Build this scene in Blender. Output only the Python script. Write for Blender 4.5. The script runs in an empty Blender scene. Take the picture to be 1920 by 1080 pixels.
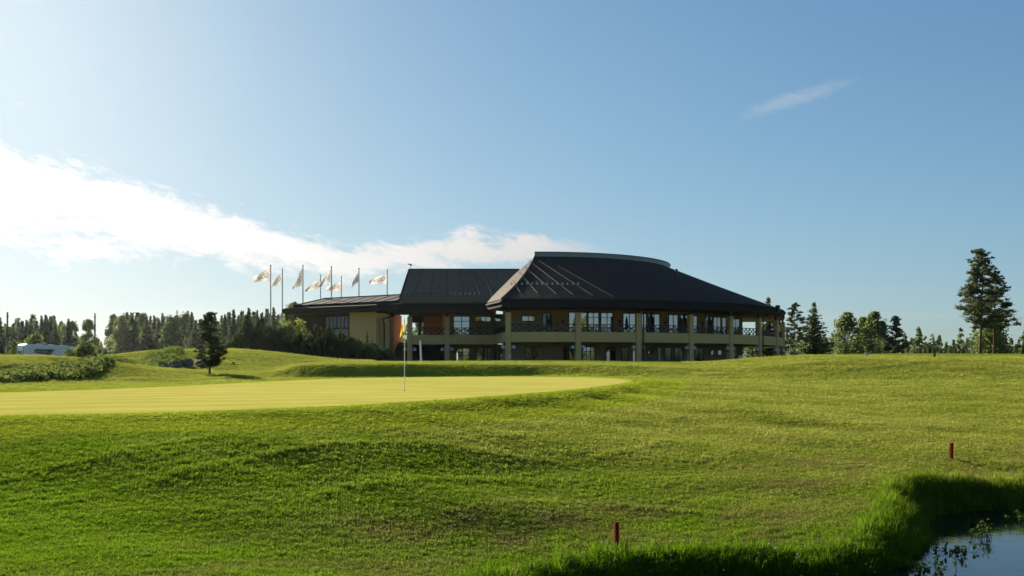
import bpy, math, random
import numpy as np
from mathutils import Vector, Matrix

R = math.radians
random.seed(7)
rng = np.random.default_rng(7)
SC = bpy.context.scene
COL = SC.collection

# ------------------------------------------------------------------ camera
EYE = 2.6            # metres above the pond
F = 1866.7           # focal length in photo pixels (35 mm lens)
HY = 690.0           # photo row of the horizon
cam_d = bpy.data.cameras.new("camera")
cam_d.lens = 35; cam_d.sensor_width = 36; cam_d.sensor_fit = 'HORIZONTAL'
cam_d.shift_y = (HY - 540) / 1920
cam_d.clip_start = 0.1; cam_d.clip_end = 9000
cam = bpy.data.objects.new("camera", cam_d); COL.objects.link(cam)
cam.location = (0, 0, EYE); cam.rotation_euler = (R(90), 0, 0)
SC.camera = cam

def pt(px, py, d):                     # photo pixel + distance -> world point
    return Vector(((px - 960) / F * d, d, EYE + (HY - py) / F * d))
def pxz(px, d):                        # x of a photo column at distance d
    return (px - 960) / F * d

# ------------------------------------------------------------------ light and sky
SUN_EL, SUN_AZ = 20.5, -31.0           # degrees; azimuth left of the view direction
SC.view_settings.view_transform = 'Standard'; SC.view_settings.look = 'None'
SC.view_settings.gamma = 1.0; SC.view_settings.use_curve_mapping = False
SC.view_settings.exposure = 1.35
SC.cycles.max_bounces = 6; SC.cycles.diffuse_bounces = 2; SC.cycles.glossy_bounces = 3
SC.cycles.transmission_bounces = 4; SC.cycles.transparent_max_bounces = 6
SC.cycles.caustics_reflective = False; SC.cycles.caustics_refractive = False
sd = Vector((math.sin(R(SUN_AZ)) * math.cos(R(SUN_EL)), math.cos(R(SUN_AZ)) * math.cos(R(SUN_EL)), math.sin(R(SUN_EL))))
sun_d = bpy.data.lights.new("sun", 'SUN'); sun_d.energy = 5.0; sun_d.angle = R(0.5); sun_d.color = (1.0, 0.91, 0.76)
sun = bpy.data.objects.new("sun", sun_d); COL.objects.link(sun)
sun.rotation_euler = (-sd).to_track_quat('-Z', 'Y').to_euler()

W = bpy.data.worlds.new("World"); SC.world = W; W.use_nodes = True
class NT:                               # small node-tree writer
    def __init__(s, tree): s.t = tree; s.n = tree.nodes; s.l = tree.links
    def add(s, kind, **kw):
        nd = s.n.new(kind)
        for k, v in kw.items():
            if k == 'ins':
                for i, val in v.items():
                    if isinstance(val, bpy.types.NodeSocket): s.l.new(val, nd.inputs[i])
                    else: nd.inputs[i].default_value = val
            else: setattr(nd, k, v)
        return nd
    def math(s, op, a, b=None, c=None, clamp=False):
        ins = {0: a}
        if b is not None: ins[1] = b
        if c is not None: ins[2] = c
        return s.add('ShaderNodeMath', operation=op, use_clamp=clamp, ins=ins).outputs[0]
    def sstep(s, v, a, b):
        nd = s.add('ShaderNodeMapRange', interpolation_type='SMOOTHSTEP', ins={0: v, 1: a, 2: b})
        return nd.outputs[0]
    def mix(s, f, a, b):
        nd = s.add('ShaderNodeMix', data_type='RGBA')
        for i, v in ((0, f), (6, a), (7, b)):
            if isinstance(v, bpy.types.NodeSocket): s.l.new(v, nd.inputs[i])
            else: nd.inputs[i].default_value = v
        return nd.outputs[2]
    def noise(s, vec, scale, detail=4, rough=0.55, dist=0.0):
        nd = s.add('ShaderNodeTexNoise', ins={'Scale': scale, 'Detail': detail, 'Roughness': rough, 'Distortion': dist})
        if vec is not None: s.l.new(vec, nd.inputs['Vector'])
        return nd.outputs[0]
    def ramp(s, fac, stops, interp='LINEAR'):
        nd = s.add('ShaderNodeValToRGB'); s.l.new(fac, nd.inputs[0]); cr = nd.color_ramp; cr.interpolation = interp
        while len(cr.elements) < len(stops): cr.elements.new(0.5)
        for e, (p, c) in zip(cr.elements, stops):
            e.position = p; e.color = c if len(c) == 4 else (*c, 1)
        return nd.outputs[0]

def build_world():
    t = NT(W.node_tree); t.n.clear()
    out = t.add('ShaderNodeOutputWorld')
    sky = t.add('ShaderNodeTexSky'); sky.sky_type = 'NISHITA'; sky.sun_disc = False
    sky.sun_elevation = R(SUN_EL); sky.sun_rotation = R(SUN_AZ); sky.altitude = 100
    sky.air_density = 1.0; sky.dust_density = 0.58; sky.ozone_density = 2.0
    wb = t.add('ShaderNodeMix', data_type='RGBA', blend_type='MULTIPLY')       # camera white balance
    wb.inputs[0].default_value = 1.0; wb.inputs[7].default_value = (0.51, 0.76, 1.0, 1); t.l.new(sky.outputs[0], wb.inputs[6])
    # film-like shoulder so that the sky near the sun keeps its colour
    num = t.add('ShaderNodeVectorMath', operation='SCALE', ins={0: wb.outputs[2], 'Scale': 1.25}).outputs[0]
    den = t.add('ShaderNodeVectorMath', operation='MULTIPLY_ADD', ins={0: wb.outputs[2], 1: (0.115, 0.115, 0.115), 2: (1, 1, 1)}).outputs[0]
    shl = t.add('ShaderNodeVectorMath', operation='DIVIDE', ins={0: num, 1: den}).outputs[0]
    bg = t.add('ShaderNodeBackground', ins={0: shl, 1: 0.053})
    # clouds: fbm in azimuth / elevation, thinning out away from a drifting bank
    tc = t.add('ShaderNodeTexCoord').outputs['Generated']
    sp = t.add('ShaderNodeSeparateXYZ', ins={0: tc})
    az = t.math('MULTIPLY', t.math('ARCTAN2', sp.outputs[0], sp.outputs[1]), 57.2958)
    el = t.math('MULTIPLY', t.math('ARCSINE', sp.outputs[2]), 57.2958)
    v = t.add('ShaderNodeCombineXYZ', ins={0: t.math('MULTIPLY', az, 0.16), 1: t.math('MULTIPLY_ADD', az, 0.09, t.math('MULTIPLY', el, 0.42)), 2: 3.1}).outputs[0]
    n1 = t.noise(v, 1.0, 9, 0.62, 0.35)
    n2 = t.noise(v, 4.2, 6, 0.7, 0.6)
    u = t.add('ShaderNodeMapRange', ins={0: az, 1: -60.0, 2: 20.0}).outputs[0]
    g = lambda x: (x, x, x)
    P = lambda a: (a + 60) / 80
    cen = t.ramp(u, [(0.0, g(.62)), (P(-27.2), g(.475)), (P(-20), g(.395)), (P(-16.5), g(.348)), (P(-13.8), g(.332)), (P(-8), g(.315)), (P(-1), g(.335)), (P(3.5), g(.335))], 'B_SPLINE' if False else 'LINEAR')
    half = t.ramp(u, [(0.0, g(.02)), (P(-40), g(.10)), (P(-27.2), g(.135)), (P(-20.5), g(.098)), (P(-16.5), g(.090)), (P(-13.0), g(.066)), (P(-5), g(.062)), (P(1.0), g(.052)), (P(6.0), g(.01))])
    dist = t.math('DIVIDE', t.math('ABSOLUTE', t.math('SUBTRACT', el, t.math('MULTIPLY', cen, 20.0))), t.math('MAXIMUM', t.math('MULTIPLY', half, 20.0), 0.05))
    body = t.math('SUBTRACT', 1.15, dist)
    body = t.math('ADD', body, t.math('MULTIPLY', t.math('SUBTRACT', n1, 0.5), 3.6))
    body = t.math('ADD', body, t.math('MULTIPLY', t.math('SUBTRACT', n2, 0.5), 2.0))
    lim = t.math('MULTIPLY', t.sstep(az, -62.0, -45.0), t.sstep(az, 6.5, 0.5))
    m1 = t.math('MULTIPLY', t.sstep(body, 0.0, 0.85), lim)
    # thin wisp high on the right, tilted
    wx = t.math('DIVIDE', t.math('SUBTRACT', az, 16.0), 3.4)
    wc = t.math('MULTIPLY_ADD', t.math('SUBTRACT', az, 16.0), 0.24, 14.6)
    wy = t.math('DIVIDE', t.math('SUBTRACT', el, wc), 0.55)
    wd = t.math('SUBTRACT', 1.0, t.math('ADD', t.math('MULTIPLY', wx, wx), t.math('MULTIPLY', wy, wy)))
    wd = t.math('ADD', wd, t.math('MULTIPLY', t.math('SUBTRACT', n2, 0.5), 2.2))
    m2 = t.math('MULTIPLY', t.sstep(wd, 0.0, 1.7), 0.34)
    # low streaks along the horizon all the way round
    v3 = t.add('ShaderNodeCombineXYZ', ins={0: t.math('MULTIPLY', az, 0.06), 1: t.math('MULTIPLY', el, 0.75), 2: 9.0}).outputs[0]
    n3 = t.noise(v3, 1.0, 6, 0.6, 0.3)
    lo = t.math('MULTIPLY', t.sstep(el, 4.6, 1.2), t.sstep(n3, 0.47, 0.66))
    m3 = t.math('MULTIPLY', lo, t.math('MULTIPLY_ADD', t.sstep(az, 10.0, -24.0), 0.45, 0.25))
    m = t.math('MAXIMUM', m1, t.math('MAXIMUM', m2, m3))
    # clouds scatter the sun forward: brighter nearer to it
    dt = t.add('ShaderNodeVectorMath', operation='DOT_PRODUCT', ins={0: tc, 1: sd}).outputs['Value']
    gl = t.sstep(dt, 0.80, 0.985)
    cstr = t.math('MULTIPLY_ADD', gl, 0.13, 0.29)
    shade = t.math('MULTIPLY', cstr, t.math('MULTIPLY_ADD', n1, 0.3, 0.85))
    cl = t.add('ShaderNodeBackground', ins={0: (1.0, 0.985, 0.965, 1), 1: shade})
    mx = t.add('ShaderNodeMixShader', ins={0: m, 1: bg.outputs[0], 2: cl.outputs[0]})
    t.l.new(mx.outputs[0], out.inputs[0])
build_world()

# ------------------------------------------------------------------ materials
def new_mat(name):
    m = bpy.data.materials.new(name); m.use_nodes = True
    t = NT(m.node_tree); t.n.clear()
    o = t.add('ShaderNodeOutputMaterial')
    return m, t, o
def pm(name, c, var=0.25, scale=3.0, rough=0.7, bump=0.15, metal=0.0, spec=0.3, coords='Object', fine=None):
    m, t, o = new_mat(name)
    tc = t.add('ShaderNodeTexCoord').outputs[coords]
    n = t.noise(tc, scale, 6, 0.6)
    d = tuple(max(0, x * (1 - var)) for x in c) + (1,); l = tuple(min(1, x * (1 + var)) for x in c) + (1,)
    colr = t.mix(n, d, l)
    p = t.add('ShaderNodeBsdfPrincipled', ins={'Base Color': colr, 'Roughness': rough, 'Metallic': metal, 'Specular IOR Level': spec})
    if bump:
        nb = t.noise(tc, fine or scale * 9, 4, 0.6)
        b = t.add('ShaderNodeBump', ins={'Strength': bump, 'Distance': 0.03, 'Height': nb}); t.l.new(b.outputs[0], p.inputs['Normal'])
    t.l.new(p.outputs[0], o.inputs[0])
    return m
def leaf_mat(name, c1, c2, transl=0.4, scale=0.35, tint=1.0, grass=False):
    m, t, o = new_mat(name)
    pos = t.add('ShaderNodeNewGeometry').outputs['Position']
    n = t.noise(pos, scale, 5, 0.65)
    oi = t.add('ShaderNodeObjectInfo').outputs['Random']
    f = t.math('ADD', t.math('MULTIPLY', t.math('SUBTRACT', n, 0.5), 1.9), t.math('MULTIPLY_ADD', oi, 0.5, 0.25), clamp=True)
    colr = t.mix(f, (*c1, 1), (*c2, 1))
    if grass:
        py_ = t.add('ShaderNodeSeparateXYZ', ins={0: pos}).outputs[1]                 # lusher, greener turf on the lower slope
        lush = t.math('MULTIPLY', t.sstep(t.math('ADD', py_, t.math('MULTIPLY', n, 6.0)), 27.0, 13.0), 0.85)
        colr = t.mix(lush, colr, (c1[0] * .74, c1[1] * 1.08, c1[2] * .35, 1))
        at = t.add('ShaderNodeAttribute', attribute_name='dry', attribute_type='INSTANCER').outputs['Fac']
        colr = t.mix(t.math('MULTIPLY', at, -0.8, clamp=True), colr, (0.34, 0.41, 0.03, 1))          # brighter fringe cut round the green
        colr = t.mix(t.math('MAXIMUM', at, 0.0), colr, (0.25, 0.19, 0.08, 1))
    d = t.add('ShaderNodeBsdfDiffuse', ins={0: colr})
    tr = t.add('ShaderNodeBsdfTranslucent', ins={0: t.mix(1.0, colr, colr) if False else colr})
    mx = t.add('ShaderNodeMixShader', ins={0: transl, 1: d.outputs[0], 2: tr.outputs[0]})
    t.l.new(mx.outputs[0], o.inputs[0])
    return m

M = {}
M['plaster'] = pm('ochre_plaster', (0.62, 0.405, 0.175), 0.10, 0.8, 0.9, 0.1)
M['recess'] = pm('shaded_recess_plaster', (0.27, 0.195, 0.105), 0.10, 0.8, 0.9, 0.1)  # darker wall colour, with the shade of the deep balconies painted in
M['panel'] = pm('brown_wall_panel', (0.34, 0.20, 0.08), 0.18, 1.2, 0.8, 0.1)
M['orange'] = pm('orange_plaster', (0.43, 0.18, 0.055), 0.12, 0.9, 0.85, 0.1)
M['darkwood'] = pm('dark_brown_boards', (0.035, 0.022, 0.018), 0.3, 2.0, 0.75, 0.2)
M['black'] = pm('black_metal', (0.012, 0.013, 0.016), 0.3, 5.0, 0.45, 0.05, 0.0, 0.4)
M['soffit'] = pm('dark_soffit', (0.018, 0.016, 0.016), 0.3, 2.0, 0.8, 0.1)
M['fascia'] = pm('dark_fascia', (0.020, 0.020, 0.021), 0.25, 1.0, 0.9, 0.05, 0.0, 0.08)
M['greymetal'] = pm('grey_blue_metal', (0.16, 0.19, 0.22), 0.12, 0.7, 0.45, 0.03, 0.3, 0.5)
M['seam'] = pm('roof_seam', (0.085, 0.075, 0.065), 0.2, 2.0, 0.9, 0.05, 0.0, 0.1)
M['seam_dark'] = pm('dark_roof_seam', (0.02, 0.018, 0.018), 0.2, 2.0, 0.6, 0.05)
M['gutter'] = pm('gutter', (0.30, 0.30, 0.31), 0.1, 2.0, 0.4, 0.0, 0.5, 0.5)
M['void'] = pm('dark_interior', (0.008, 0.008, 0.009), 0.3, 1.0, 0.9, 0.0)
M['stone'] = pm('paving_stone', (0.20, 0.18, 0.16), 0.25, 2.0, 0.85, 0.2)
M['step'] = pm('step_stone', (0.07, 0.06, 0.065), 0.25, 2.0, 0.85, 0.2)
M['white'] = pm('white_paint', (0.78, 0.79, 0.80), 0.05, 2.0, 0.45, 0.02, 0.0, 0.5)
M['pole'] = pm('white_pole', (0.50, 0.52, 0.54), 0.1, 2.0, 0.4, 0.02, 0.0, 0.5)
M['globe'] = pm('milk_glass', (0.52, 0.58, 0.62), 0.06, 4.0, 0.15, 0.0, 0.0, 0.6)
M['red'] = pm('red_painted_wood', (0.20, 0.020, 0.013), 0.45, 14.0, 0.9, 0.25, 0.0, 0.05)
M['grey_wood'] = pm('grey_mast_wood', (0.10, 0.095, 0.09), 0.3, 2.0, 0.85, 0.2)
M['bark'] = pm('bark', (0.060, 0.045, 0.035), 0.45, 3.0, 0.95, 0.5)
M['pinebark'] = pm('pine_bark', (0.085, 0.050, 0.032), 0.5, 1.2, 0.95, 0.5)
M['birchbark'] = pm('birch_bark', (0.42, 0.40, 0.36), 0.45, 4.0, 0.85, 0.3)
M['rock'] = pm('boulder_rock', (0.085, 0.080, 0.075), 0.45, 2.5, 0.9, 0.6)
M['tyre'] = pm('tyre_rubber', (0.02, 0.02, 0.02), 0.2, 9.0, 0.85, 0.1)
M['vanwhite'] = pm('van_white', (0.62, 0.66, 0.72), 0.04, 1.0, 0.3, 0.0, 0.0, 0.5)
M['vangrey'] = pm('van_grey', (0.16, 0.19, 0.24), 0.08, 1.0, 0.35, 0.0, 0.0, 0.5)
M['bluefabric'] = pm('pale_blue_fabric', (0.30, 0.42, 0.50), 0.15, 6.0, 0.8, 0.05)
M['charcoal'] = pm('charcoal_fabric', (0.025, 0.025, 0.028), 0.3, 6.0, 0.85, 0.05)
M['yellowflag'] = leaf_mat('yellow_flag_cloth', (0.72, 0.44, 0.03), (0.80, 0.52, 0.05), 0.5)
M['flag'] = leaf_mat('white_flag_cloth', (0.52, 0.47, 0.43), (0.60, 0.56, 0.53), 0.45)
M['flagtext'] = leaf_mat('flag_print', (0.16, 0.11, 0.13), (0.24, 0.16, 0.15), 0.3)
M['spruce'] = leaf_mat('spruce_needles', (0.085, 0.115, 0.050), (0.165, 0.205, 0.085), 0.5, 0.6)
M['pine'] = leaf_mat('pine_needles', (0.060, 0.080, 0.040), (0.125, 0.145, 0.068), 0.48, 0.5)
M['birch'] = leaf_mat('birch_leaves', (0.110, 0.150, 0.048), (0.220, 0.260, 0.085), 0.52, 0.5)
M['juniper'] = leaf_mat('juniper_foliage', (0.022, 0.034, 0.016), (0.060, 0.078, 0.032), 0.35, 0.9)
M['yshrub'] = leaf_mat('yellow_green_leaves', (0.10, 0.13, 0.025), (0.20, 0.22, 0.045), 0.5, 0.8)
M['shrub'] = leaf_mat('shrub_leaves', (0.070, 0.105, 0.020), (0.180, 0.215, 0.050), 0.48, 0.45)
M['grassblade'] = leaf_mat('lawn_blades', (0.192, 0.245, 0.018), (0.410, 0.410, 0.088), 0.52, 0.55, grass=True)
M['tallgrass'] = leaf_mat('bank_grass_blades', (0.120, 0.180, 0.012), (0.270, 0.315, 0.040), 0.55, 1.4, grass=True)
M['waterleaf'] = leaf_mat('water_plant_leaves', (0.06, 0.11, 0.02), (0.14, 0.19, 0.04), 0.45, 3.0)
M['petal'] = pm('pale_petals', (0.7, 0.68, 0.6), 0.1, 9.0, 0.7, 0.0)

def glass_mat(name, tint, refl):
    m, t, o = new_mat(name)
    tc = t.add('ShaderNodeTexCoord').outputs['Object']
    n = t.noise(tc, 0.35, 3, 0.5)
    b = t.add('ShaderNodeBump', ins={'Strength': 0.06, 'Distance': 0.05, 'Height': n})
    d = t.add('ShaderNodeBsdfPrincipled', ins={'Base Color': (*tint, 1), 'Roughness': 0.05, 'Specular IOR Level': 0.5})
    g = t.add('ShaderNodeBsdfGlossy', ins={0: (0.9, 0.95, 1, 1), 1: 0.01})
    t.l.new(b.outputs[0], g.inputs['Normal'])
    mx = t.add('ShaderNodeMixShader', ins={0: refl, 1: d.outputs[0], 2: g.outputs[0]})
    t.l.new(mx.outputs[0], o.inputs[0]); return m
M['glass'] = glass_mat('window_glass', (0.012, 0.014, 0.014), 0.30)
M['glassdark'] = glass_mat('dark_door_glass', (0.010, 0.011, 0.013), 0.035)

def roof_mat(name, c, var=0.25):
    m, t, o = new_mat(name)
    pos = t.add('ShaderNodeNewGeometry').outputs['Position']
    sp = t.add('ShaderNodeSeparateXYZ', ins={0: pos})
    z = sp.outputs[2]
    saw = t.math('FRACT', t.math('MULTIPLY', z, 5.2))
    n = t.noise(pos, 1.1, 6, 0.6)
    vv = t.add('ShaderNodeCombineXYZ', ins={0: t.math('MULTIPLY', sp.outputs[0], 3.3), 1: t.math('MULTIPLY', sp.outputs[1], 3.3), 2: t.math('FLOOR', t.math('MULTIPLY', z, 5.2))}).outputs[0]
    vo = t.add('ShaderNodeTexVoronoi', ins={'Vector': vv, 'Scale': 1.0}).outputs['Distance']
    f = t.math('ADD', t.math('MULTIPLY', n, 0.6), t.math('MULTIPLY', vo, 0.5), clamp=True)
    colr = t.mix(f, tuple(x * (1 - var) for x in c) + (1,), tuple(x * (1 + var) for x in c) + (1,))
    p = t.add('ShaderNodeBsdfPrincipled', ins={'Base Color': colr, 'Roughness': 0.9, 'Specular IOR Level': 0.08})
    h = t.math('ADD', saw, t.math('MULTIPLY', vo, 0.4))
    b = t.add('ShaderNodeBump', ins={'Strength': 0.5, 'Distance': 0.04, 'Height': h}); t.l.new(b.outputs[0], p.inputs['Normal'])
    t.l.new(p.outputs[0], o.inputs[0]); return m
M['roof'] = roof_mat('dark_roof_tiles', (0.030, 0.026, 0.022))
M['roofmid'] = roof_mat('mid_and_sunlit_hip_tiles', (0.150, 0.110, 0.072))  # middle roof colour; on the main hip the paler tone stands for sunlight
M['roofbrown'] = roof_mat('brown_roof_tiles', (0.060, 0.047, 0.037))

# ------------------------------------------------------------------ mesh helpers
ORI = {}
def tag(o, label=None, cat=None, group=None, kind=None):
    if label: o['label'] = label
    if cat: o['category'] = cat
    if group: o['group'] = group
    if kind: o['kind'] = kind
    return o
def root(name, loc, label, cat, group=None):
    o = bpy.data.objects.new(name, None); COL.objects.link(o); o.location = loc
    o.empty_display_size = 0.2
    ORI[o.name] = Vector(loc)
    return tag(o, label, cat, group)
def link_mesh(name, me, mat, parent=None, smooth=False):
    if mat is not None:
        me.materials.clear(); me.materials.append(mat)
    if smooth: me.polygons.foreach_set('use_smooth', [True] * len(me.polygons))
    o = bpy.data.objects.new(name, me); COL.objects.link(o)
    if parent is not None:
        o.parent = parent; ORI[o.name] = ORI.get(parent.name, Vector((0, 0, 0)))
    return o
class MB:
    def __init__(s): s.v = []; s.f = []
    def poly(s, pts, faces):
        b = len(s.v); s.v += [tuple(p) for p in pts]; s.f += [tuple(i + b for i in f) for f in faces]; return s
    def hexa(s, p):                   # 8 points: bottom ring 0-3, top ring 4-7
        return s.poly(p, [(0, 3, 2, 1), (4, 5, 6, 7), (0, 1, 5, 4), (1, 2, 6, 5), (2, 3, 7, 6), (3, 0, 4, 7)])
    def box(s, c, size, rz=0.0, bev=0.0):
        c = Vector(c); hx, hy, hz = size[0] / 2, size[1] / 2, size[2] / 2
        ca, sa = math.cos(rz), math.sin(rz)
        def T(x, y, z): return c + Vector((x * ca - y * sa, x * sa + y * ca, z))
        if bev <= 0:
            return s.hexa([T(-hx, -hy, -hz), T(hx, -hy, -hz), T(hx, hy, -hz), T(-hx, hy, -hz), T(-hx, -hy, hz), T(hx, -hy, hz), T(hx, hy, hz), T(-hx, hy, hz)])
        b = bev; ring = []
        for z, i in ((-hz, b), (-hz + b, 0), (hz - b, 0), (hz, b)):
            X, Y = hx - i, hy - i
            ring.append([T(-X + b, -Y, z), T(X - b, -Y, z), T(X, -Y + b, z), T(X, Y - b, z), T(X - b, Y, z), T(-X + b, Y, z), T(-X, Y - b, z), T(-X, -Y + b, z)])
        pts = [p for r in ring for p in r]; f = [tuple(range(7, -1, -1)), tuple(range(24, 32))]
        for k in range(3):
            for j in range(8): f.append((k * 8 + j, k * 8 + (j + 1) % 8, (k + 1) * 8 + (j + 1) % 8, (k + 1) * 8 + j))
        return s.poly(pts, f)
    def bar(s, a, b, w, h=None, up=(0, 0, 1)):
        a, b = Vector(a), Vector(b); h = h or w; d = (b - a).normalized(); up = Vector(up)
        if abs(d.dot(up)) > 0.98: up = Vector((0, 1, 0))
        x = d.cross(up).normalized() * w / 2; y = x.cross(d).normalized() * h / 2
        return s.hexa([a - x - y, a + x - y, a + x + y, a - x + y, b - x - y, b + x - y, b + x + y, b - x + y])
    def tube(s, path, rad, n=8, cap=True):
        path = [Vector(p) for p in path]; rad = rad if isinstance(rad, (list, tuple)) else [rad] * len(path)
        pts = []; N = len(path)
        for i, p in enumerate(path):
            d = (path[min(i + 1, N - 1)] - path[max(i - 1, 0)]).normalized()
            ref = Vector((0, 1, 0)) if abs(d.z) > 0.9 else Vector((0, 0, 1))
            x = d.cross(ref).normalized(); y = d.cross(x).normalized()
            for k in range(n):
                a = 2 * math.pi * k / n; pts.append(p + (x * math.cos(a) + y * math.sin(a)) * rad[i])
        f = []
        for i in range(N - 1):
            for k in range(n): f.append((i * n + k, i * n + (k + 1) % n, (i + 1) * n + (k + 1) % n, (i + 1) * n + k))
        if cap: f.append(tuple(range(n - 1, -1, -1))); f.append(tuple(range((N - 1) * n, N * n)))
        return s.poly(pts, f)
    def lathe(s, c, prof, n=12):
        c = Vector(c); pts = []
        for r, z in prof:
            for k in range(n):
                a = 2 * math.pi * k / n; pts.append(c + Vector((r * math.cos(a), r * math.sin(a), z)))
        f = []
        for i in range(len(prof) - 1):
            for k in range(n): f.append((i * n + k, i * n + (k + 1) % n, (i + 1) * n + (k + 1) % n, (i + 1) * n + k))
        f.append(tuple(range(n - 1, -1, -1))); f.append(tuple(range((len(prof) - 1) * n, len(prof) * n)))
        return s.poly(pts, f)
    def sphere(s, c, r, n=12, m=8):
        return s.lathe(c, [(max(0.02 * r, r * math.sin(math.pi * i / m)), -r * math.cos(math.pi * i / m)) for i in range(m + 1)], n)
    def grid(s, P):                   # P[i][j] points
        n, m = len(P), len(P[0])
        return s.poly([p for r in P for p in r], [(i * m + j, (i + 1) * m + j, (i + 1) * m + j + 1, i * m + j + 1) for i in range(n - 1) for j in range(m - 1)])
    def slab(s, top, dz):             # polygon (list of points) thickened downwards
        n = len(top); bot = [Vector(p) - Vector((0, 0, dz)) for p in top]
        f = [tuple(range(n)), tuple(range(2 * n - 1, n - 1, -1))] + [(i, n + i, n + (i + 1) % n, (i + 1) % n) for i in range(n)]
        return s.poly(list(top) + bot, f)
    def build(s, name, mat, parent=None, smooth=False):
        me = bpy.data.meshes.new(name)
        o = ORI.get(parent.name, Vector((0, 0, 0))) if parent is not None else Vector((0, 0, 0))
        me.from_pydata([(p[0] - o.x, p[1] - o.y, p[2] - o.z) for p in s.v], [], s.f); me.update()
        return link_mesh(name, me, mat, parent, smooth)

def quads_mesh(name, c, u, v):        # many free quads from numpy arrays
    n = len(c)
    P = np.empty((n, 4, 3)); P[:, 0] = c - u - v; P[:, 1] = c + u - v; P[:, 2] = c + u + v; P[:, 3] = c - u + v
    return raw_mesh(name, P.reshape(-1, 3), 4)
def tris_mesh(name, P):               # P (n,3,3)
    return raw_mesh(name, P.reshape(-1, 3), 3)
def raw_mesh(name, V, k):
    me = bpy.data.meshes.new(name); n = len(V) // k
    me.vertices.add(len(V)); me.vertices.foreach_set('co', V.astype(np.float32).ravel())
    me.loops.add(len(V)); me.loops.foreach_set('vertex_index', np.arange(len(V), dtype=np.int32))
    me.polygons.add(n); me.polygons.foreach_set('loop_start', np.arange(0, n * k, k, dtype=np.int32))
    me.update(calc_edges=True); me.validate(); return me
def unit(a): return a / np.maximum(np.linalg.norm(a, axis=-1, keepdims=True), 1e-9)
def rdirs(n): return unit(rng.normal(size=(n, 3)))

# ------------------------------------------------------------------ terrain
def sst(a, b, x):
    t = np.clip((x - a) / (b - a), 0, 1); return t * t * (3 - 2 * t)
CT = []                                                       # control points x, y, z
def cp(px, py, d): p = pt(px, py, d); CT.append((p.x, p.y, p.z))
def gplane(x, y): return 1.64 + 0.0093 * y + 0.003 * x
def on_green(px, py):
    u = (px - 960) / F; d = 0.96 / ((py - HY) / F + 0.0093 + 0.003 * u); return (u * d, d)
for q in ((0, 1080, 8.8), (300, 1080, 9.2), (600, 1080, 10.0), (900, 1080, 11.0), (1156, 1036, 12.7), (1400, 1030, 13), (1600, 1005, 13.7),
          (1700, 960, 15.0), (1735, 905, 17.9), (1784, 864, 22.0), (1920, 885, 21.3), (2200, 890, 22), (1000, 883, 17.0),
          (1400, 866, 19.5), (1000, 780, 22.8), (1400, 765, 29), (1700, 785, 30), (1900, 785, 31), (1900, 835, 24.5),
          (1400, 717, 47), (1900, 723, 44), (1650, 719, 46), (-300, 950, 12), (-300, 810, 16.5)):
    cp(*q)
for x, y in ((-20, 24), (-12, 24), (-3, 26), (-14, 34), (-6, 36), (2, 38), (5, 46), (-8, 48), (0, 54), (-20, 36), (-4, 54)): CT.append((x, y, gplane(x, y)))
CT += [(0, 0, 1.0), (-12, 0, 1.1), (12, 0, 1.0), (0, 5, 0.55), (-8, 6, 0.6), (9, 6, 0.5), (0, -30, 1.4), (-40, -30, 1.6), (40, -30, 1.6), (0, -120, 2), (120, -100, 2), (-120, -100, 2)]
for q in ((0, 719, 45), (-300, 722, 42), (150, 712, 52), (300, 696, 68), (330, 692, 71), (393, 702, 58), (470, 703, 55), (445, 685, 74), (550, 684, 80),
          (0, 681, 51), (75, 681, 54), (-150, 681, 50), (-300, 681, 48), (150, 672, 58), (300, 658, 79), (370, 655, 92), (440, 656, 97)): cp(*q)
CT += [(-36, 70, 2.7), (-46, 90, 2.5), (-35, 80, 3.2), (-60, 70, 2.6), (-27, 100, 3.9), (-62, 112, 2.5), (-75, 140, 2.6), (-40, 112, 3.0), (-28, 108, 3.0), (-14, 100, 2.95), (0, 100, 2.95), (12, 100, 2.95), (20, 110, 3.0), (-30, 140, 3.1), (-10, 140, 3.1), (10, 140, 3.1),
       (28, 140, 3.3), (-6, 66, 2.35), (4, 66, 2.4), (12, 66, 2.5), (0, 82, 2.8), (-12, 82, 2.8), (20, 64, 2.35), (30, 64, 2.35), (34, 124, 3.3), (40, 142, 4.3), (47, 140, 4.5), (30, 100, 3.1),
       (45, 100, 3.4), (70, 110, 3.8), (60, 190, 4.6), (100, 190, 4.5), (80, 230, 5.0), (130, 230, 5), (0, 200, 3.4), (-60, 200, 3.2), (-120, 220, 3), (-90, 90, 2.8), (90, 70, 3.0), (40, 40, 1.7), (60, 20, 1.6), (-60, 30, 1.8), (-60, 0, 1.6)]
for q in ((0, 781), (150, 778), (300, 775), (450, 770), (600, 764), (700, 759), (780, 754), (870, 748), (950, 742), (1030, 736), (1100, 729), (1150, 722), (1185, 715)):
    x, y = on_green(*q); r = math.hypot(x, y); CT.append((x, y, gplane(x, y))); CT.append((x * (1 - 1.3 / r), y * (1 - 1.3 / r), gplane(x, y) - .10)); CT.append((x * (1 - 2.8 / r), y * (1 - 2.8 / r), gplane(x, y) - .27))
CT = np.array(CT); S_ = 40.0
def tps_fit():
    X = CT[:, :2] / S_; n = len(X)
    r2 = ((X[:, None] - X[None]) ** 2).sum(-1)
    K = 0.5 * r2 * np.log(r2 + 1e-12); K[np.arange(n), np.arange(n)] = 8e-4
    Pm = np.c_[np.ones(n), X]; A = np.zeros((n + 3, n + 3)); A[:n, :n] = K; A[:n, n:] = Pm; A[n:, :n] = Pm.T
    return np.linalg.solve(A, np.r_[CT[:, 2], 0, 0, 0])
TW = tps_fit()
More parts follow.
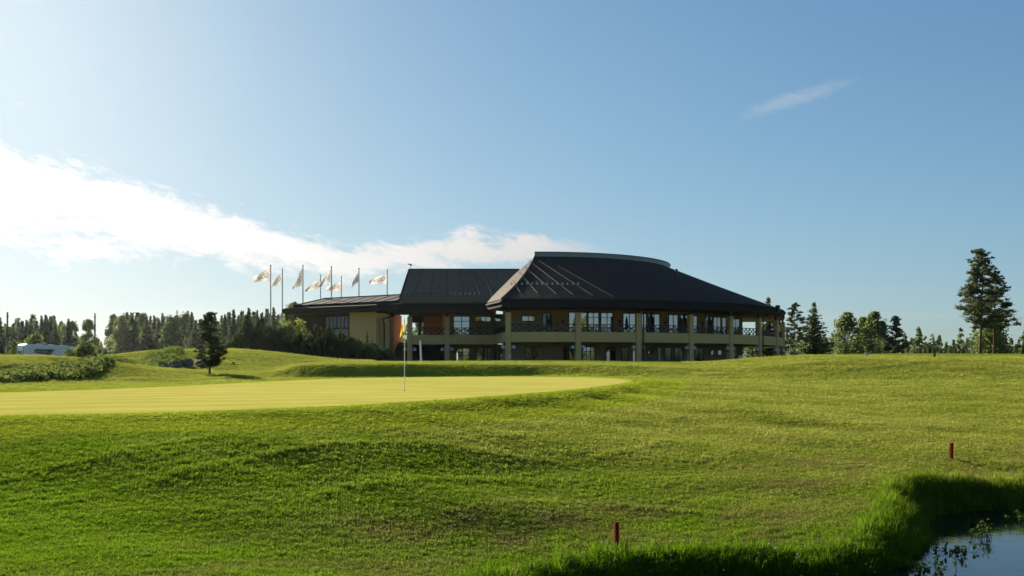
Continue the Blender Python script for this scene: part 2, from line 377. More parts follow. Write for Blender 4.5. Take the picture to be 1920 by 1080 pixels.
def tps(x, y):
    x = np.asarray(x, float); y = np.asarray(y, float); sh = x.shape; x = x.ravel() / S_; y = y.ravel() / S_; o = np.empty(len(x)); n = len(CT)
    for i in range(0, len(x), 20000):
        r2 = (x[i:i + 20000, None] - CT[None, :, 0] / S_) ** 2 + (y[i:i + 20000, None] - CT[None, :, 1] / S_) ** 2
        o[i:i + 20000] = (0.5 * r2 * np.log(r2 + 1e-12)) @ TW[:n] + TW[n] + TW[n + 1] * x[i:i + 20000] + TW[n + 2] * y[i:i + 20000]
    return o.reshape(sh)

def catmull(pts, k=8, closed=True):
    P = np.array(pts, float); n = len(P); out = []
    for i in range(n if closed else n - 1):
        a, b, c, d = (P[(i - 1) % n], P[i], P[(i + 1) % n], P[(i + 2) % n]) if closed else (P[max(i - 1, 0)], P[i], P[i + 1], P[min(i + 2, n - 1)])
        for j in range(k):
            t = j / k
            out.append(0.5 * ((2 * b) + (c - a) * t + (2 * a - 5 * b + 4 * c - d) * t * t + (3 * b - a - 3 * c + d) * t ** 3))
    if not closed: out.append(P[-1])
    return np.array(out)
POND = catmull([(-1.0, 7.6), (-0.15, 10.6), (1.2, 12.15), (3.0, 12.65), (4.0, 12.6), (4.85, 13.3), (5.85, 15.0), (6.5, 16.7), (7.5, 18.1), (9.3, 18.7), (14, 19.2), (26, 19.5), (30, 12), (26, 5), (10, 4.2), (1, 5)], 8)
def pip(poly, x, y):
    ins = np.zeros(x.shape, bool); n = len(poly); j = n - 1
    for i in range(n):
        xi, yi = poly[i]; xj, yj = poly[j]
        c = ((yi > y) != (yj > y)) & (x < (xj - xi) * (y - yi) / (yj - yi + 1e-12) + xi); ins ^= c; j = i
    return ins
def sdist(poly, x, y):                                        # + inside
    d = np.full(x.shape, 1e9); n = len(poly)
    for i in range(n):
        a = poly[i]; b = poly[(i + 1) % n]; e = b - a; L = e @ e
        t = np.clip(((x - a[0]) * e[0] + (y - a[1]) * e[1]) / L, 0, 1)
        d = np.minimum(d, np.hypot(x - a[0] - t * e[0], y - a[1] - t * e[1]))
    return np.where(pip(poly, x, y), d, -d)
GREEN = catmull([on_green(*q) for q in ((-260, 792), (0, 781), (300, 775), (600, 764), (780, 754), (950, 742), (1100, 729), (1185, 716), (1150, 709.5), (1000, 706.5), (800, 707.5), (640, 710), (480, 717), (250, 728), (0, 736.5), (-300, 742), (-480, 765))], 8)

waves = [(rng.uniform(0.5, 3.2), rng.uniform(0, 6.28), rng.uniform(0, 6.28)) for _ in range(22)]
def wobble(x, y):
    o = np.zeros(np.shape(x))
    for k, a, p in waves:
        a = math.pi / 2 + (a - math.pi) * 0.22                # crests run mostly across the slope
        o = o + np.sin(k * (np.cos(a) * x + np.sin(a) * y) + p + 0.8 * np.sin(0.31 * k * x + p)) * 0.0045
    return o
mx_px = [-200, 470, 520, 560, 620, 800, 1000, 1100, 1300, 1400, 1500, 1600, 1900, 2600]
yb_v = [60, 53.0, 51.6, 50.6, 50.6, 52.6, 54.0, 53.0, 49.5, 48.5, 48.5, 48.5, 46.5, 44]
wd_v = [4, 3.0, 2.6, 2.2, 2.2, 2.3, 2.8, 4, 7, 9, 10, 10.5, 11, 12]
rs_v = [0, 0.0, 0.25, 0.55, 0.66, 0.66, 0.62, 0.58, 0.42, 0.42, 0.80, 0.98, 0.85, 0.7]
def mound(x, y):
    px = 960 + F * x / np.maximum(np.where(y < 40, 40, np.minimum(y, 62)), 1)
    yb = np.interp(px, mx_px, yb_v); wd = np.interp(px, mx_px, wd_v); rs = np.interp(px, mx_px, rs_v)
    return rs * sst(0, 1, (y - yb) / wd) * (1 - sst(68, 100, y))
def hgt0(x, y):
    x = np.asarray(x, float); y = np.asarray(y, float)
    h = tps(x, y) + mound(x, y)
    far = np.hypot(x, y - 60); w = sst(190, 330, far)
    h = h * (1 - w) + 4.2 * w + sst(600, 2600, far) * 6
    sg = sdist(GREEN, x, y); nz = sst(1.0, -3.0, sg) * sst(2.0, 8.0, y) * (1 - sst(70, 100, y))
    h = h + wobble(x, y) * nz
    h = h + (gplane(x, y) - h) * sst(-1.2, -0.25, sg)
    return h
def hgt(x, y):
    h = hgt0(x, y); s = sdist(POND, np.asarray(x, float), np.asarray(y, float))
    return h + (-0.55 - h) * sst(-0.35, 1.05, s)
def hz(x, y): return float(hgt(np.array([x]), np.array([y]))[0])

def axis(lo, hi, step, far, g):
    c = list(np.arange(lo, hi + 1e-6, step)); s = step; p = hi
    while p < far: s *= g; p += s; c.append(p)
    s = step; p = lo; b = []
    while p > -far: s *= g; p -= s; b.append(p)
    return np.array(b[::-1] + c)
xa = axis(-21, 21, 0.22, 3200, 1.075); ya = axis(9.0, 60, 0.2, 3600, 1.07)
XX, YY = np.meshgrid(xa, ya, indexing='ij')
ZZ = hgt(XX, YY)
SGG = sdist(GREEN, XX, YY); SPG = sdist(POND, XX, YY)
def gi_(G, x, y):                                             # bilinear read of a grid field
    x = np.asarray(x, float); y = np.asarray(y, float)
    i = np.clip(np.searchsorted(xa, x) - 1, 0, len(xa) - 2); j = np.clip(np.searchsorted(ya, y) - 1, 0, len(ya) - 2)
    a = (x - xa[i]) / (xa[i + 1] - xa[i]); b = (y - ya[j]) / (ya[j + 1] - ya[j])
    return G[i, j] * (1 - a) * (1 - b) + G[i + 1, j] * a * (1 - b) + G[i, j + 1] * (1 - a) * b + G[i + 1, j + 1] * a * b
def hz(x, y): return float(gi_(ZZ, np.array([x]), np.array([y]))[0])
def dry_mask(x, y):
    s = gi_(SPG, x, y)
    band = np.exp(-((s + 1.6) / 1.5) ** 2)
    n = np.sin(1.7 * x + 2.1 * np.sin(0.9 * y)) * np.sin(2.3 * y + 1.3 * np.sin(1.1 * x)) + 0.6 * np.sin(4.1 * x - 3.3 * y + 2 * np.sin(1.9 * x))
    return np.clip(band * (0.36 + 0.38 * n), 0, 1)
def build_ground():
    nx, ny = XX.shape
    V = np.stack([XX, YY, ZZ], -1).reshape(-1, 3)
    idx = np.arange(nx * ny).reshape(nx, ny)
    q = np.stack([idx[:-1, :-1], idx[1:, :-1], idx[1:, 1:], idx[:-1, 1:]], -1).reshape(-1, 4)
    me = bpy.data.meshes.new('ground')
    me.vertices.add(len(V)); me.vertices.foreach_set('co', V.astype(np.float32).ravel())
    me.loops.add(q.size); me.loops.foreach_set('vertex_index', q.astype(np.int32).ravel())
    me.polygons.add(len(q)); me.polygons.foreach_set('loop_start', np.arange(0, q.size, 4, dtype=np.int32))
    me.polygons.foreach_set('use_smooth', np.ones(len(q), bool))
    me.update(calc_edges=True)
    at = me.color_attributes.new('mask', 'FLOAT_COLOR', 'POINT')
    sg = SGG
    apron = sst(-2.6, -1.9, sg) * 1.0
    dry = dry_mask(XX, YY)
    sp = SPG
    mud = sst(-0.1, 0.3, sp)
    c = np.stack([apron, dry, mud, np.ones_like(dry)], -1).reshape(-1, 4)
    at.data.foreach_set('color', c.astype(np.float32).ravel())
    m, t, o = new_mat('turf')
    pos = t.add('ShaderNodeNewGeometry').outputs['Position']
    a = t.add('ShaderNodeAttribute', attribute_name='mask').outputs['Color']
    sc = t.add('ShaderNodeSeparateColor', ins={0: a})
    st = t.add('ShaderNodeMapping', ins={0: pos, 3: (0.45, 1.0, 1.0)}).outputs[0]
    n1 = t.noise(st, 0.55, 6, 0.62); n2 = t.noise(st, 4.5, 6, 0.7); n3 = t.noise(pos, 0.07, 3, 0.5)
    f = t.math('ADD', t.math('MULTIPLY', n1, 0.9), t.math('MULTIPLY', n2, 0.6))
    colr = t.ramp(f, [(0.40, (0.085, 0.125, 0.010)), (0.72, (0.135, 0.170, 0.018)), (0.98, (0.185, 0.195, 0.035))])
    colr = t.mix(t.sstep(n3, 0.4, 0.65), colr, t.mix(0.5, colr, (0.15, 0.175, 0.035, 1)))
    colr = t.mix(t.math('MULTIPLY', sc.outputs[0], 0.75), colr, (0.21, 0.245, 0.026, 1))
    colr = t.mix(t.math('MULTIPLY', sc.outputs[1], t.math('MULTIPLY_ADD', n2, 0.9, 0.3), clamp=True), colr, (0.090, 0.070, 0.032, 1))
    colr = t.mix(sc.outputs[2], colr, (0.020, 0.016, 0.010, 1))
    d = t.add('ShaderNodeBsdfPrincipled', ins={'Base Color': colr, 'Roughness': 1.0, 'Specular IOR Level': 0.0})
    nb = t.noise(pos, 9.0, 8, 0.75)
    nb2 = t.noise(st, 1.2, 6, 0.6)
    b = t.add('ShaderNodeBump', ins={'Strength': 0.55, 'Distance': 0.10, 'Height': t.math('ADD', nb, t.math('MULTIPLY', nb2, 1.4))})
    t.l.new(b.outputs[0], d.inputs['Normal'])
    t.l.new(d.outputs[0], o.inputs[0])
    g = link_mesh('ground', me, m); tag(g, 'mown grass slopes and rough around the green', None, None, 'structure')
    # putting green: rings from the outline to its middle, 1 cm above the turf
    c0 = GREEN.mean(0); P = []
    for k in range(15):
        w = k / 14.0
        ring = c0 + (GREEN - c0) * (1 - 0.985 * w)
        P.append(ring)
    P = np.array(P); Z = gplane(P[..., 0], P[..., 1]) + 0.012
    n = P.shape[1]
    b = MB(); b.v = [(P[i, j, 0], P[i, j, 1], Z[i, j]) for i in range(15) for j in range(n)]
    for i in range(14):
        for j in range(n): b.f.append((i * n + j, i * n + (j + 1) % n, (i + 1) * n + (j + 1) % n, (i + 1) * n + j))
    b.f.append(tuple(14 * n + j for j in range(n)))
    m, t, o = new_mat('green_turf')
    pos = t.add('ShaderNodeNewGeometry').outputs['Position']
    sp = t.add('ShaderNodeSeparateXYZ', ins={0: pos})
    n1 = t.noise(pos, 0.5, 5, 0.6)
    stripe = t.math('SINE', t.math('ADD', t.math('MULTIPLY', t.math('ADD', t.math('MULTIPLY', sp.outputs[1], 0.94), t.math('MULTIPLY', sp.outputs[0], -0.34)), 3.1), t.math('MULTIPLY', n1, 1.2)))
    n2 = t.noise(pos, 22.0, 5, 0.7)
    f = t.math('ADD', t.math('MULTIPLY', n1, 0.7), t.math('ADD', t.math('MULTIPLY', stripe, 0.13), t.math('MULTIPLY', n2, 0.4)))
    colr = t.ramp(f, [(0.30, (0.36, 0.33, 0.062)), (0.60, (0.43, 0.385, 0.088)), (0.85, (0.49, 0.435, 0.115))])
    fr = t.add('ShaderNodeAttribute', attribute_name='fringe').outputs['Fac']
    colr = t.mix(t.math('MULTIPLY', t.sstep(t.math('ADD', fr, t.math('MULTIPLY', t.math('SUBTRACT', t.noise(pos, 3.0, 5, 0.7), 0.5), 0.9)), 0.35, 1.0), 0.85), colr, (0.27, 0.31, 0.035, 1))
    n4 = t.noise(pos, 0.16, 4, 0.6); colr = t.mix(t.math('MULTIPLY', t.sstep(n4, 0.45, 0.68), 0.4), colr, (0.31, 0.325, 0.055, 1))
    d = t.add('ShaderNodeBsdfPrincipled', ins={'Base Color': colr, 'Roughness': 1.0, 'Specular IOR Level': 0.0})
    bb = t.add('ShaderNodeBump', ins={'Strength': 0.18, 'Distance': 0.02, 'Height': n2}); t.l.new(bb.outputs[0], d.inputs['Normal'])
    t.l.new(d.outputs[0], o.inputs[0])
    ed = np.zeros((15, n)); ed[0] = 1.0
    go = b.build('putting_green', m); at = go.data.attributes.new('fringe', 'FLOAT', 'POINT'); at.data.foreach_set('value', ed.ravel().astype(np.float32)); tag(go, 'pale close mown putting green', None, None, 'structure')
    # water
    m, t, o = new_mat('pond_water')
    pos = t.add('ShaderNodeNewGeometry').outputs['Position']
    n1 = t.noise(pos, 1.6, 4, 0.55); n2 = t.noise(pos, 7.0, 3, 0.5)
    b1 = t.add('ShaderNodeBump', ins={'Strength': 0.10, 'Distance': 0.04, 'Height': t.math('ADD', n1, t.math('MULTIPLY', n2, 0.35))})
    p = t.add('ShaderNodeBsdfPrincipled', ins={'Base Color': (0.006, 0.010, 0.012, 1), 'Roughness': 0.03, 'IOR': 1.33, 'Specular IOR Level': 0.5})
    t.l.new(b1.outputs[0], p.inputs['Normal']); t.l.new(p.outputs[0], o.inputs[0])
    wx = np.linspace(-6, 33, 40); wy = np.linspace(2, 22, 21)
    b = MB(); b.grid([[Vector((x, y, 0.0)) for y in wy] for x in wx])
    w = b.build('pond', m); tag(w, 'still pond water reflecting the blue sky', None, None, 'structure')
build_ground()


# ------------------------------------------------------------------ clubhouse
CX, CY = 3.6, 150.7
def arc(th, r, z=0.0): return Vector((CX + r * math.sin(R(th)), CY - r * math.cos(R(th)), z))
def th_of(px, r):
    lo, hi = -20.0, 76.0
    for _ in range(40):
        m_ = (lo + hi) / 2; p = arc(m_, r)
        if 960 + F * p.x / p.y < px: lo = m_
        else: hi = m_
    return lo
CLUB = root('clubhouse', (0, 118, 3.0), 'wide two storey clubhouse with ochre balconies and huge dark hipped roof', 'building')
FL, FL2, BANDB, SOF, EAV, RIDGE = 3.06, 6.72, 5.60, 9.55, 10.45, 17.25
def Re(th): return 38.0 - 1.7 * float(sst(35, 80, np.array(th)))
def roofz(s): return EAV + (RIDGE - EAV) * (s - 0.012 * math.sin(math.pi * s))
def thL(s): return -7.2 + 5.5 * s
def cone(th, s): 
    re = Re(th); r = re + (20.0 - re) * s; return arc(th, r, roofz(s))

def ring_slab(name, mat, r0, r1, z0, z1, t0, t1, step=2.5, parent=None):
    n = max(2, int(abs(t1 - t0) / step) + 1); T = np.linspace(t0, t1, n); b = MB()
    f0 = r0 if callable(r0) else (lambda t: r0); f1 = r1 if callable(r1) else (lambda t: r1)
    pts = []
    for t in T: pts += [arc(t, f0(t), z0), arc(t, f1(t), z0), arc(t, f1(t), z1), arc(t, f0(t), z1)]
    f = [(0, 1, 2, 3), tuple(4 * (n - 1) + k for k in (3, 2, 1, 0))]
    for i in range(n - 1):
        for k in range(4): f.append((4 * i + k, 4 * (i + 1) + k, 4 * (i + 1) + (k + 1) % 4, 4 * i + (k + 1) % 4))
    b.poly(pts, f); return b.build(name, mat, parent or CLUB)

def window(A, B, z0, z1, nx=2, nz=1, parent=None, mat='glass', fw=0.09, name='window', out=0.07):
    A, B = Vector(A), Vector(B); A.z = B.z = 0; d = (B - A); L = d.length; d.normalize()
    n = Vector((d.y, -d.x, 0))                                   # outward when A is left of B seen from outside
    b = MB(); up = Vector((0, 0, 1))
    def bx(x0, x1, q0, q1, t0, t1):
        p = lambda x, q, t: A + d * x + n * t + up * q
        b.hexa([p(x0, q0, t1), p(x1, q0, t1), p(x1, q0, t0), p(x0, q0, t0), p(x0, q1, t1), p(x1, q1, t1), p(x1, q1, t0), p(x0, q1, t0)])
    bx(0, L, z1 - fw, z1, 0.01, out); bx(0, L, z0, z0 + fw, 0.01, out)
    for i in range(nx + 1):
        x = (L - fw) * i / nx; bx(x, x + fw, z0 + fw, z1 - fw, 0.012, out - 0.004)
    for j in range(1, nz):
        q = z0 + (z1 - z0) * (j / nz if nz > 2 else 0.72)
        bx(fw, L - fw, q, q + fw * 0.7, 0.014, out - 0.012)
    w = b.build(name, M['black'], parent or CLUB)
    for i in range(nx):
        x0 = (L - fw) * i / nx + fw; x1 = (L - fw) * (i + 1) / nx
        c = MB(); p = lambda x, q, t: A + d * x + n * t + up * q
        c.hexa([p(x0, z0 + fw, 0.035), p(x1, z0 + fw, 0.035), p(x1, z0 + fw, 0.005), p(x0, z0 + fw, 0.005), p(x0, z1 - fw, 0.035), p(x1, z1 - fw, 0.035), p(x1, z1 - fw, 0.005), p(x0, z1 - fw, 0.005)])
        c.build('pane', M[mat], w)
    return w
def arcwin(px0, px1, z0, z1, nx=2, nz=1, r=31.81, mat='glass', name='window'):
    return window(arc(th_of(px0, r), r), arc(th_of(px1, r), r), z0, z1, nx, nz, None, mat, 0.09, name)

def railing(A, B, z0, z1, n):
    A, B = Vector(A), Vector(B); A.z = B.z = 0; up = Vector((0, 0, 1)); b = MB()
    b.bar(A + up * z1, B + up * z1, 0.11, 0.09); b.bar(A + up * (z0 + 0.08), B + up * (z0 + 0.08), 0.07, 0.07)
    r_ = b.build('railing', M['black'], CLUB)
    for i in range(n):
        p = A.lerp(B, i / n); q = A.lerp(B, (i + 1) / n)
        b = MB(); b.bar(p + up * (z0 + 0.12), q + up * (z1 - 0.05), 0.06, 0.09); b.bar(p + up * (z1 - 0.05), q + up * (z0 + 0.12), 0.054, 0.085); b.build('cross_brace', M['black'], r_)
        if i: MB().bar(p + up * z0, p + up * (z1 - 0.04), 0.07, 0.07).build('railing_post', M['black'], r_)

COLS = [-6.4, 6.4, 18.0, 29.5, 40.4, 51.2, 62.0, 73.0, 84.0]
def column(p, rz, z0=2.6, z1=9.0, globes=True, w=0.62, gz=4.99):
    c = MB().box((p.x, p.y, (z0 + z1) / 2), (w, w, z1 - z0), rz, 0.03).build('column', M['plaster'], CLUB)
    MB().box((p.x, p.y, z1 + 0.05), (w * 0.62, w * 0.62, 0.1), rz).box((p.x, p.y, (z1 + 0.1 + SOF) / 2), (0.26, 0.26, SOF - z1 - 0.1), rz).build('column_head', M['black'], c)
    if globes:
        t = Vector((math.cos(rz), math.sin(rz), 0)); n = Vector((math.sin(rz), -math.cos(rz), 0))
        for s in (-1, 1):
            g = p + t * s * 0.60 + n * 0.06
            MB().bar(Vector((p.x, p.y, gz - 0.32)) + t * s * (w / 2), Vector((g.x, g.y, gz - 0.30)), 0.05).lathe((g.x, g.y, gz - 0.34), [(0.04, 0), (0.10, 0.06), (0.11, 0.14)], 10).build('lamp_arm', M['black'], c)
            MB().sphere((g.x, g.y, gz), 0.235, 16, 10).build('lamp_globe', M['globe'], c, True)
    return c

def build_main():
    # floors, soffit, roof
    ring_slab('terrace', M['stone'], 18.0, 37.4, 2.55, FL, -7.6, 89.0)
    ring_slab('floor_slab', M['plaster'], 19.0, 36.0, BANDB + 0.04, FL2 - 0.05, -7.4, 88.0)
    ring_slab('soffit', M['soffit'], 19.0, lambda t: Re(t) - 0.12, SOF, SOF + 0.12, -6.9, 89.9)
    ring_slab('fascia', M['fascia'], lambda t: Re(t) - 0.16, lambda t: Re(t) - 0.05, SOF - 0.02, EAV + 0.012, -7.1, 90.0)
    n, m_ = 46, 12
    b = MB(); P = []
    for i in range(n):
        row = []
        for j in range(m_):
            s = j / (m_ - 1); t = thL(s) + (90 - thL(s)) * i / (n - 1); row.append(cone(t, s))
        P.append(row)
    b.grid(P); roof = b.build('main_roof', M['roof'], CLUB)
    # gutter: thin trough along the eave
    path = [arc(t, Re(t) + 0.03, EAV - 0.17) for t in np.linspace(-7.1, 89.5, 44)]
    MB().tube(path, 0.085, 6).build('gutter', M['fascia'], roof)
    # left hip, facing the sun; its sunlight is partly painted in by paler tiles
    E1 = cone(thL(0), 0); RG = cone(thL(1), 1); E2 = Vector((-3.0, 119.2, EAV)); E3 = Vector((-1.2, 131.0, 13.6))
    off = Vector((0, 0, 0.0))
    P = []
    for j in range(m_):
        s = j / (m_ - 1); P.append([cone(thL(s), s), E2.lerp(RG, s) if s < 1 else RG + Vector((-0.02, 0.3, 0))])
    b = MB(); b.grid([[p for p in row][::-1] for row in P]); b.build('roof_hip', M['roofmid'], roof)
    b = MB(); b.poly([E2, E3, RG + Vector((-0.02, 0.3, 0))], [(0, 2, 1)]); b.build('roof_back_slope', M['roof'], roof)
    b = MB(); d = (E2 - E1)
    b.hexa([E1 + Vector((0, 0, -.9)), E1 + Vector((.12, .03, -.9)), E2 + Vector((.12, .03, -.9)), E2 + Vector((0, 0, -.9)), E1 + Vector((0, 0, -.02)), E1 + Vector((.12, .03, -.02)), E2 + Vector((.12, .03, -.02)), E2 + Vector((0, 0, -.02))])
    b.build('side_fascia', M['fascia'], CLUB)
    MB().tube([E1 + Vector((-.10, -.05, -.34)), E2 + Vector((-.10, -.02, -.34))], 0.10, 8).build('gutter', M['seam'], CLUB)
    b = MB().slab([E1 + Vector((.1, .1, -.8)), Vector((-0.4, 114.4, EAV - .8)), Vector((0.2, 124.5, EAV - .8)), E2 + Vector((.1, 0, -.8))], 0.1); b.build('side_soffit', M['soffit'], CLUB)
    # hip ridge cap
    pts = [cone(thL(s), s) + Vector((-.02, -.02, .04)) for s in np.linspace(0, 1, 8)]
    MB().tube(pts, 0.11, 6).build('hip_cap', M['seam_dark'], roof)
    # upstand ring along the top and the deck behind it
    ring_slab('roof_upstand', M['greymetal'], 19.55, 20.02, RIDGE - 0.15, RIDGE + 0.55, -1.8, 90, 2.5, roof)
    ring_slab('upstand_cap', M['seam_dark'], 19.45, 20.16, RIDGE + 0.552, RIDGE + 0.62, -1.9, 90.2, 2.5, roof)
    ring_slab('roof_deck', M['roof'], 6.0, 19.5, RIDGE - 0.3, RIDGE - 0.05, -1.7, 90, 4, roof)
    # right gable closing the roof
    b = MB(); pr = [cone(90, s) for s in np.linspace(0, 1, 8)]; b.slab(pr + [arc(90, 19.5, SOF + 0.13), arc(90, 36.2, SOF + 0.13)], 0.001)
    b = MB(); b.poly(pr + [arc(90, 19.5, SOF + 0.13), arc(90, 36.2, SOF + 0.13)], [tuple(range(10))]); b.build('end_gable', M['darkwood'], CLUB)
    # back of the block
    b = MB(); b.bar(arc(-1.7, 19.3, 10.0), Vector((2.9, 150, 10.0)), 0.3, 14.0); b.build('rear_wall', M['plaster'], CLUB)
    ring_slab('inner_core', M['plaster'], 18.8, 19.2, FL, RIDGE - 0.3, -1.7, 57, 4)
    # standing seams near the hip and snow guards, found on the roof surface from where they show
    T, Sg = np.meshgrid(np.linspace(-7, 60, 500), np.linspace(0, 1, 260), indexing='ij')
    re = 38 - 1.7 * sst(35, 80, T); rr = re + (20 - re) * Sg; zz = EAV + (RIDGE - EAV) * (Sg - 0.012 * np.sin(np.pi * Sg))
    xx = CX + rr * np.sin(np.radians(T)); yy = CY - rr * np.cos(np.radians(T))
    pxm = 960 + F * xx / yy; pym = HY - F * (zz - EYE) / yy
    def surf(px, py):
        i = np.argmin((pxm - px) ** 2 + (pym - py) ** 2); i = np.unravel_index(i, pxm.shape); return Vector((xx[i], yy[i], zz[i]))
    for a0, a1, c0, c1 in ((962, 527, 975, 549), (974, 512, 1008, 550), (983, 501, 1043, 552), (992, 490, 1075, 553), (1010, 489, 1112, 555), (1046, 500, 1150, 557)):
        p, q = surf(a0, a1), surf(c0, c1); mid = [p.lerp(q, k / 5) for k in range(6)]
        mid = [Vector((v.x, v.y, v.z + 0.085)) for v in mid]
        b = MB()
        for k in range(5): b.bar(mid[k], mid[k + 1], 0.085, 0.06)
        b.build('roof_seam', M['seam'], roof)
    for k in range(14):
        p = surf(959 + 9.6 * k, 533.5); MB().box((p.x, p.y - 0.03, p.z + 0.10), (0.16, 0.05, 0.22)).build('snow_guard', M['gutter'], roof)
    for k in range(22):
        p = surf(948 + 6.6 * k, 556.5); MB().box((p.x, p.y - 0.03, p.z + 0.06), (0.10, 0.05, 0.13)).build('snow_guard', M['seam'], roof)
    p = surf(1268, 520); MB().lathe((p.x, p.y, p.z - 0.1), [(0.16, 0), (0.16, 1.0), (0.24, 1.02), (0.24, 1.12), (0.05, 1.2)], 10).build('vent_pipe', M['black'], roof)
    # columns, bands, railings
    for i, t in enumerate(COLS):
        p = arc(t, 36.08); column(p, R(t))
        if i + 1 < len(COLS):
            t2 = COLS[i + 1]; e = math.degrees(0.32 / 36)
            ring_slab('balcony_band', M['plaster'], 36.02, 36.22, BANDB, FL2 + 0.03, t + e, t2 - e, 2.0)
            railing(arc(t + e, 36.0), arc(t2 - e, 36.0), FL2 + 0.03, 7.63, 7 if i else 7)
    # walls
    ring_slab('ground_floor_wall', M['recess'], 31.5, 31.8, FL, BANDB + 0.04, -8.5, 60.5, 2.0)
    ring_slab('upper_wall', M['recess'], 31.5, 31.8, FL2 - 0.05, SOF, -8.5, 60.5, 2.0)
    for z0, z1, nm in ((FL, BANDB, 'ground_floor_end_wall'), (FL2, SOF, 'upper_end_wall')):
        b = MB(); a, c = arc(60.3, 31.5, 0), arc(60.3, 19.3, 0); zc = (z0 + z1) / 2
        b.bar((a.x, a.y, zc), (c.x, c.y, zc), 0.3, z1 - z0); b.build(nm, M['plaster'], CLUB)
    WT, WB = 9.36, FL2 + 0.02
    for a, c, n in ((1066, 1081, 1), (1088, 1101, 1), (1102, 1123, 2), (1126, 1150, 2), (1167.5, 1192, 2), (1202, 1212, 1), (1215, 1237, 2), (1253, 1271, 2), (1274, 1289, 2), (1298, 1307, 1), (1322, 1335, 2), (1337, 1351, 2), (1353, 1361, 1), (1372, 1386, 2)):
        arcwin(a, c, WB, WT, n, 2 if n == 2 and a in (1102, 1126) else 1)
    arcwin(978, 1003, 8.15, 8.85, 2)
    arcwin(1017, 1032, WB, 9.2, 2, 1, mat='glassdark', name='door')
    for a, c in ((1036, 1064), (1151.5, 1166.5), (1238.5, 1251.5), (1309, 1320.5), (1362, 1370)):
        p, q = arc(th_of(a, 31.83), 31.83), arc(th_of(c, 31.83), 31.83); mid = (p + q) / 2
        b = MB(); b.bar((p.x, p.y, (WB + SOF) / 2), (q.x, q.y, (WB + SOF) / 2), 0.05, SOF - WB - 0.02); w = b.build('wall_panel', M['panel'], CLUB)
        l = mid.lerp(q, 0.35); MB().lathe((l.x, l.y - 0.2, 8.25), [(0.05, -0.25), (0.14, -0.2), (0.18, 0.1), (0.06, 0.2)], 8).build('wall_lantern', M['black'], w)
    LT = 5.15
    for a, c, n, mt in ((985, 996, 1, 'glassdark'), (1000, 1017, 2, 'glassdark'), (1056, 1082, 3, 'glass'), (1091, 1116, 3, 'glass'), (1136, 1154, 2, 'glass'), (1165, 1179, 1, 'glassdark'), (1185, 1195, 1, 'glass'),
                        (1232, 1240, 1, 'glassdark'), (1246, 1259, 1, 'glassdark'), (1264, 1281, 2, 'glassdark'), (1302, 1319, 2, 'glassdark'), (1371, 1380, 1, 'glass')):
        arcwin(a, c, FL + 0.02, LT, n, 2 if mt == 'glass' else 1, mat=mt, name='window' if mt == 'glass' else 'door')
    for a, c in ((1214, 1225), (1330, 1338), (1345, 1353)): arcwin(a, c, 4.25, 4.95, 1)
    # downpipes
    for px, t in ((1201.5, 18.0), (1422, 51.2)):
        p = arc(t + 0.75, 36.5)
        MB().tube([arc(t + 0.75, Re(t) - 0.1, SOF + 0.35), arc(t + 0.75, 37.2, SOF - 0.1), (p.x, p.y, SOF - 0.6), (p.x, p.y, 2.9)], 0.085, 8).build('downpipe', M['black'], CLUB)
    p = arc(56.5, Re(56.5) + 0.12); MB().box((p.x, p.y, EAV - 0.1), (0.55, 0.45, 0.9), R(56)).build('rainwater_hopper', M['black'], CLUB)
build_main()

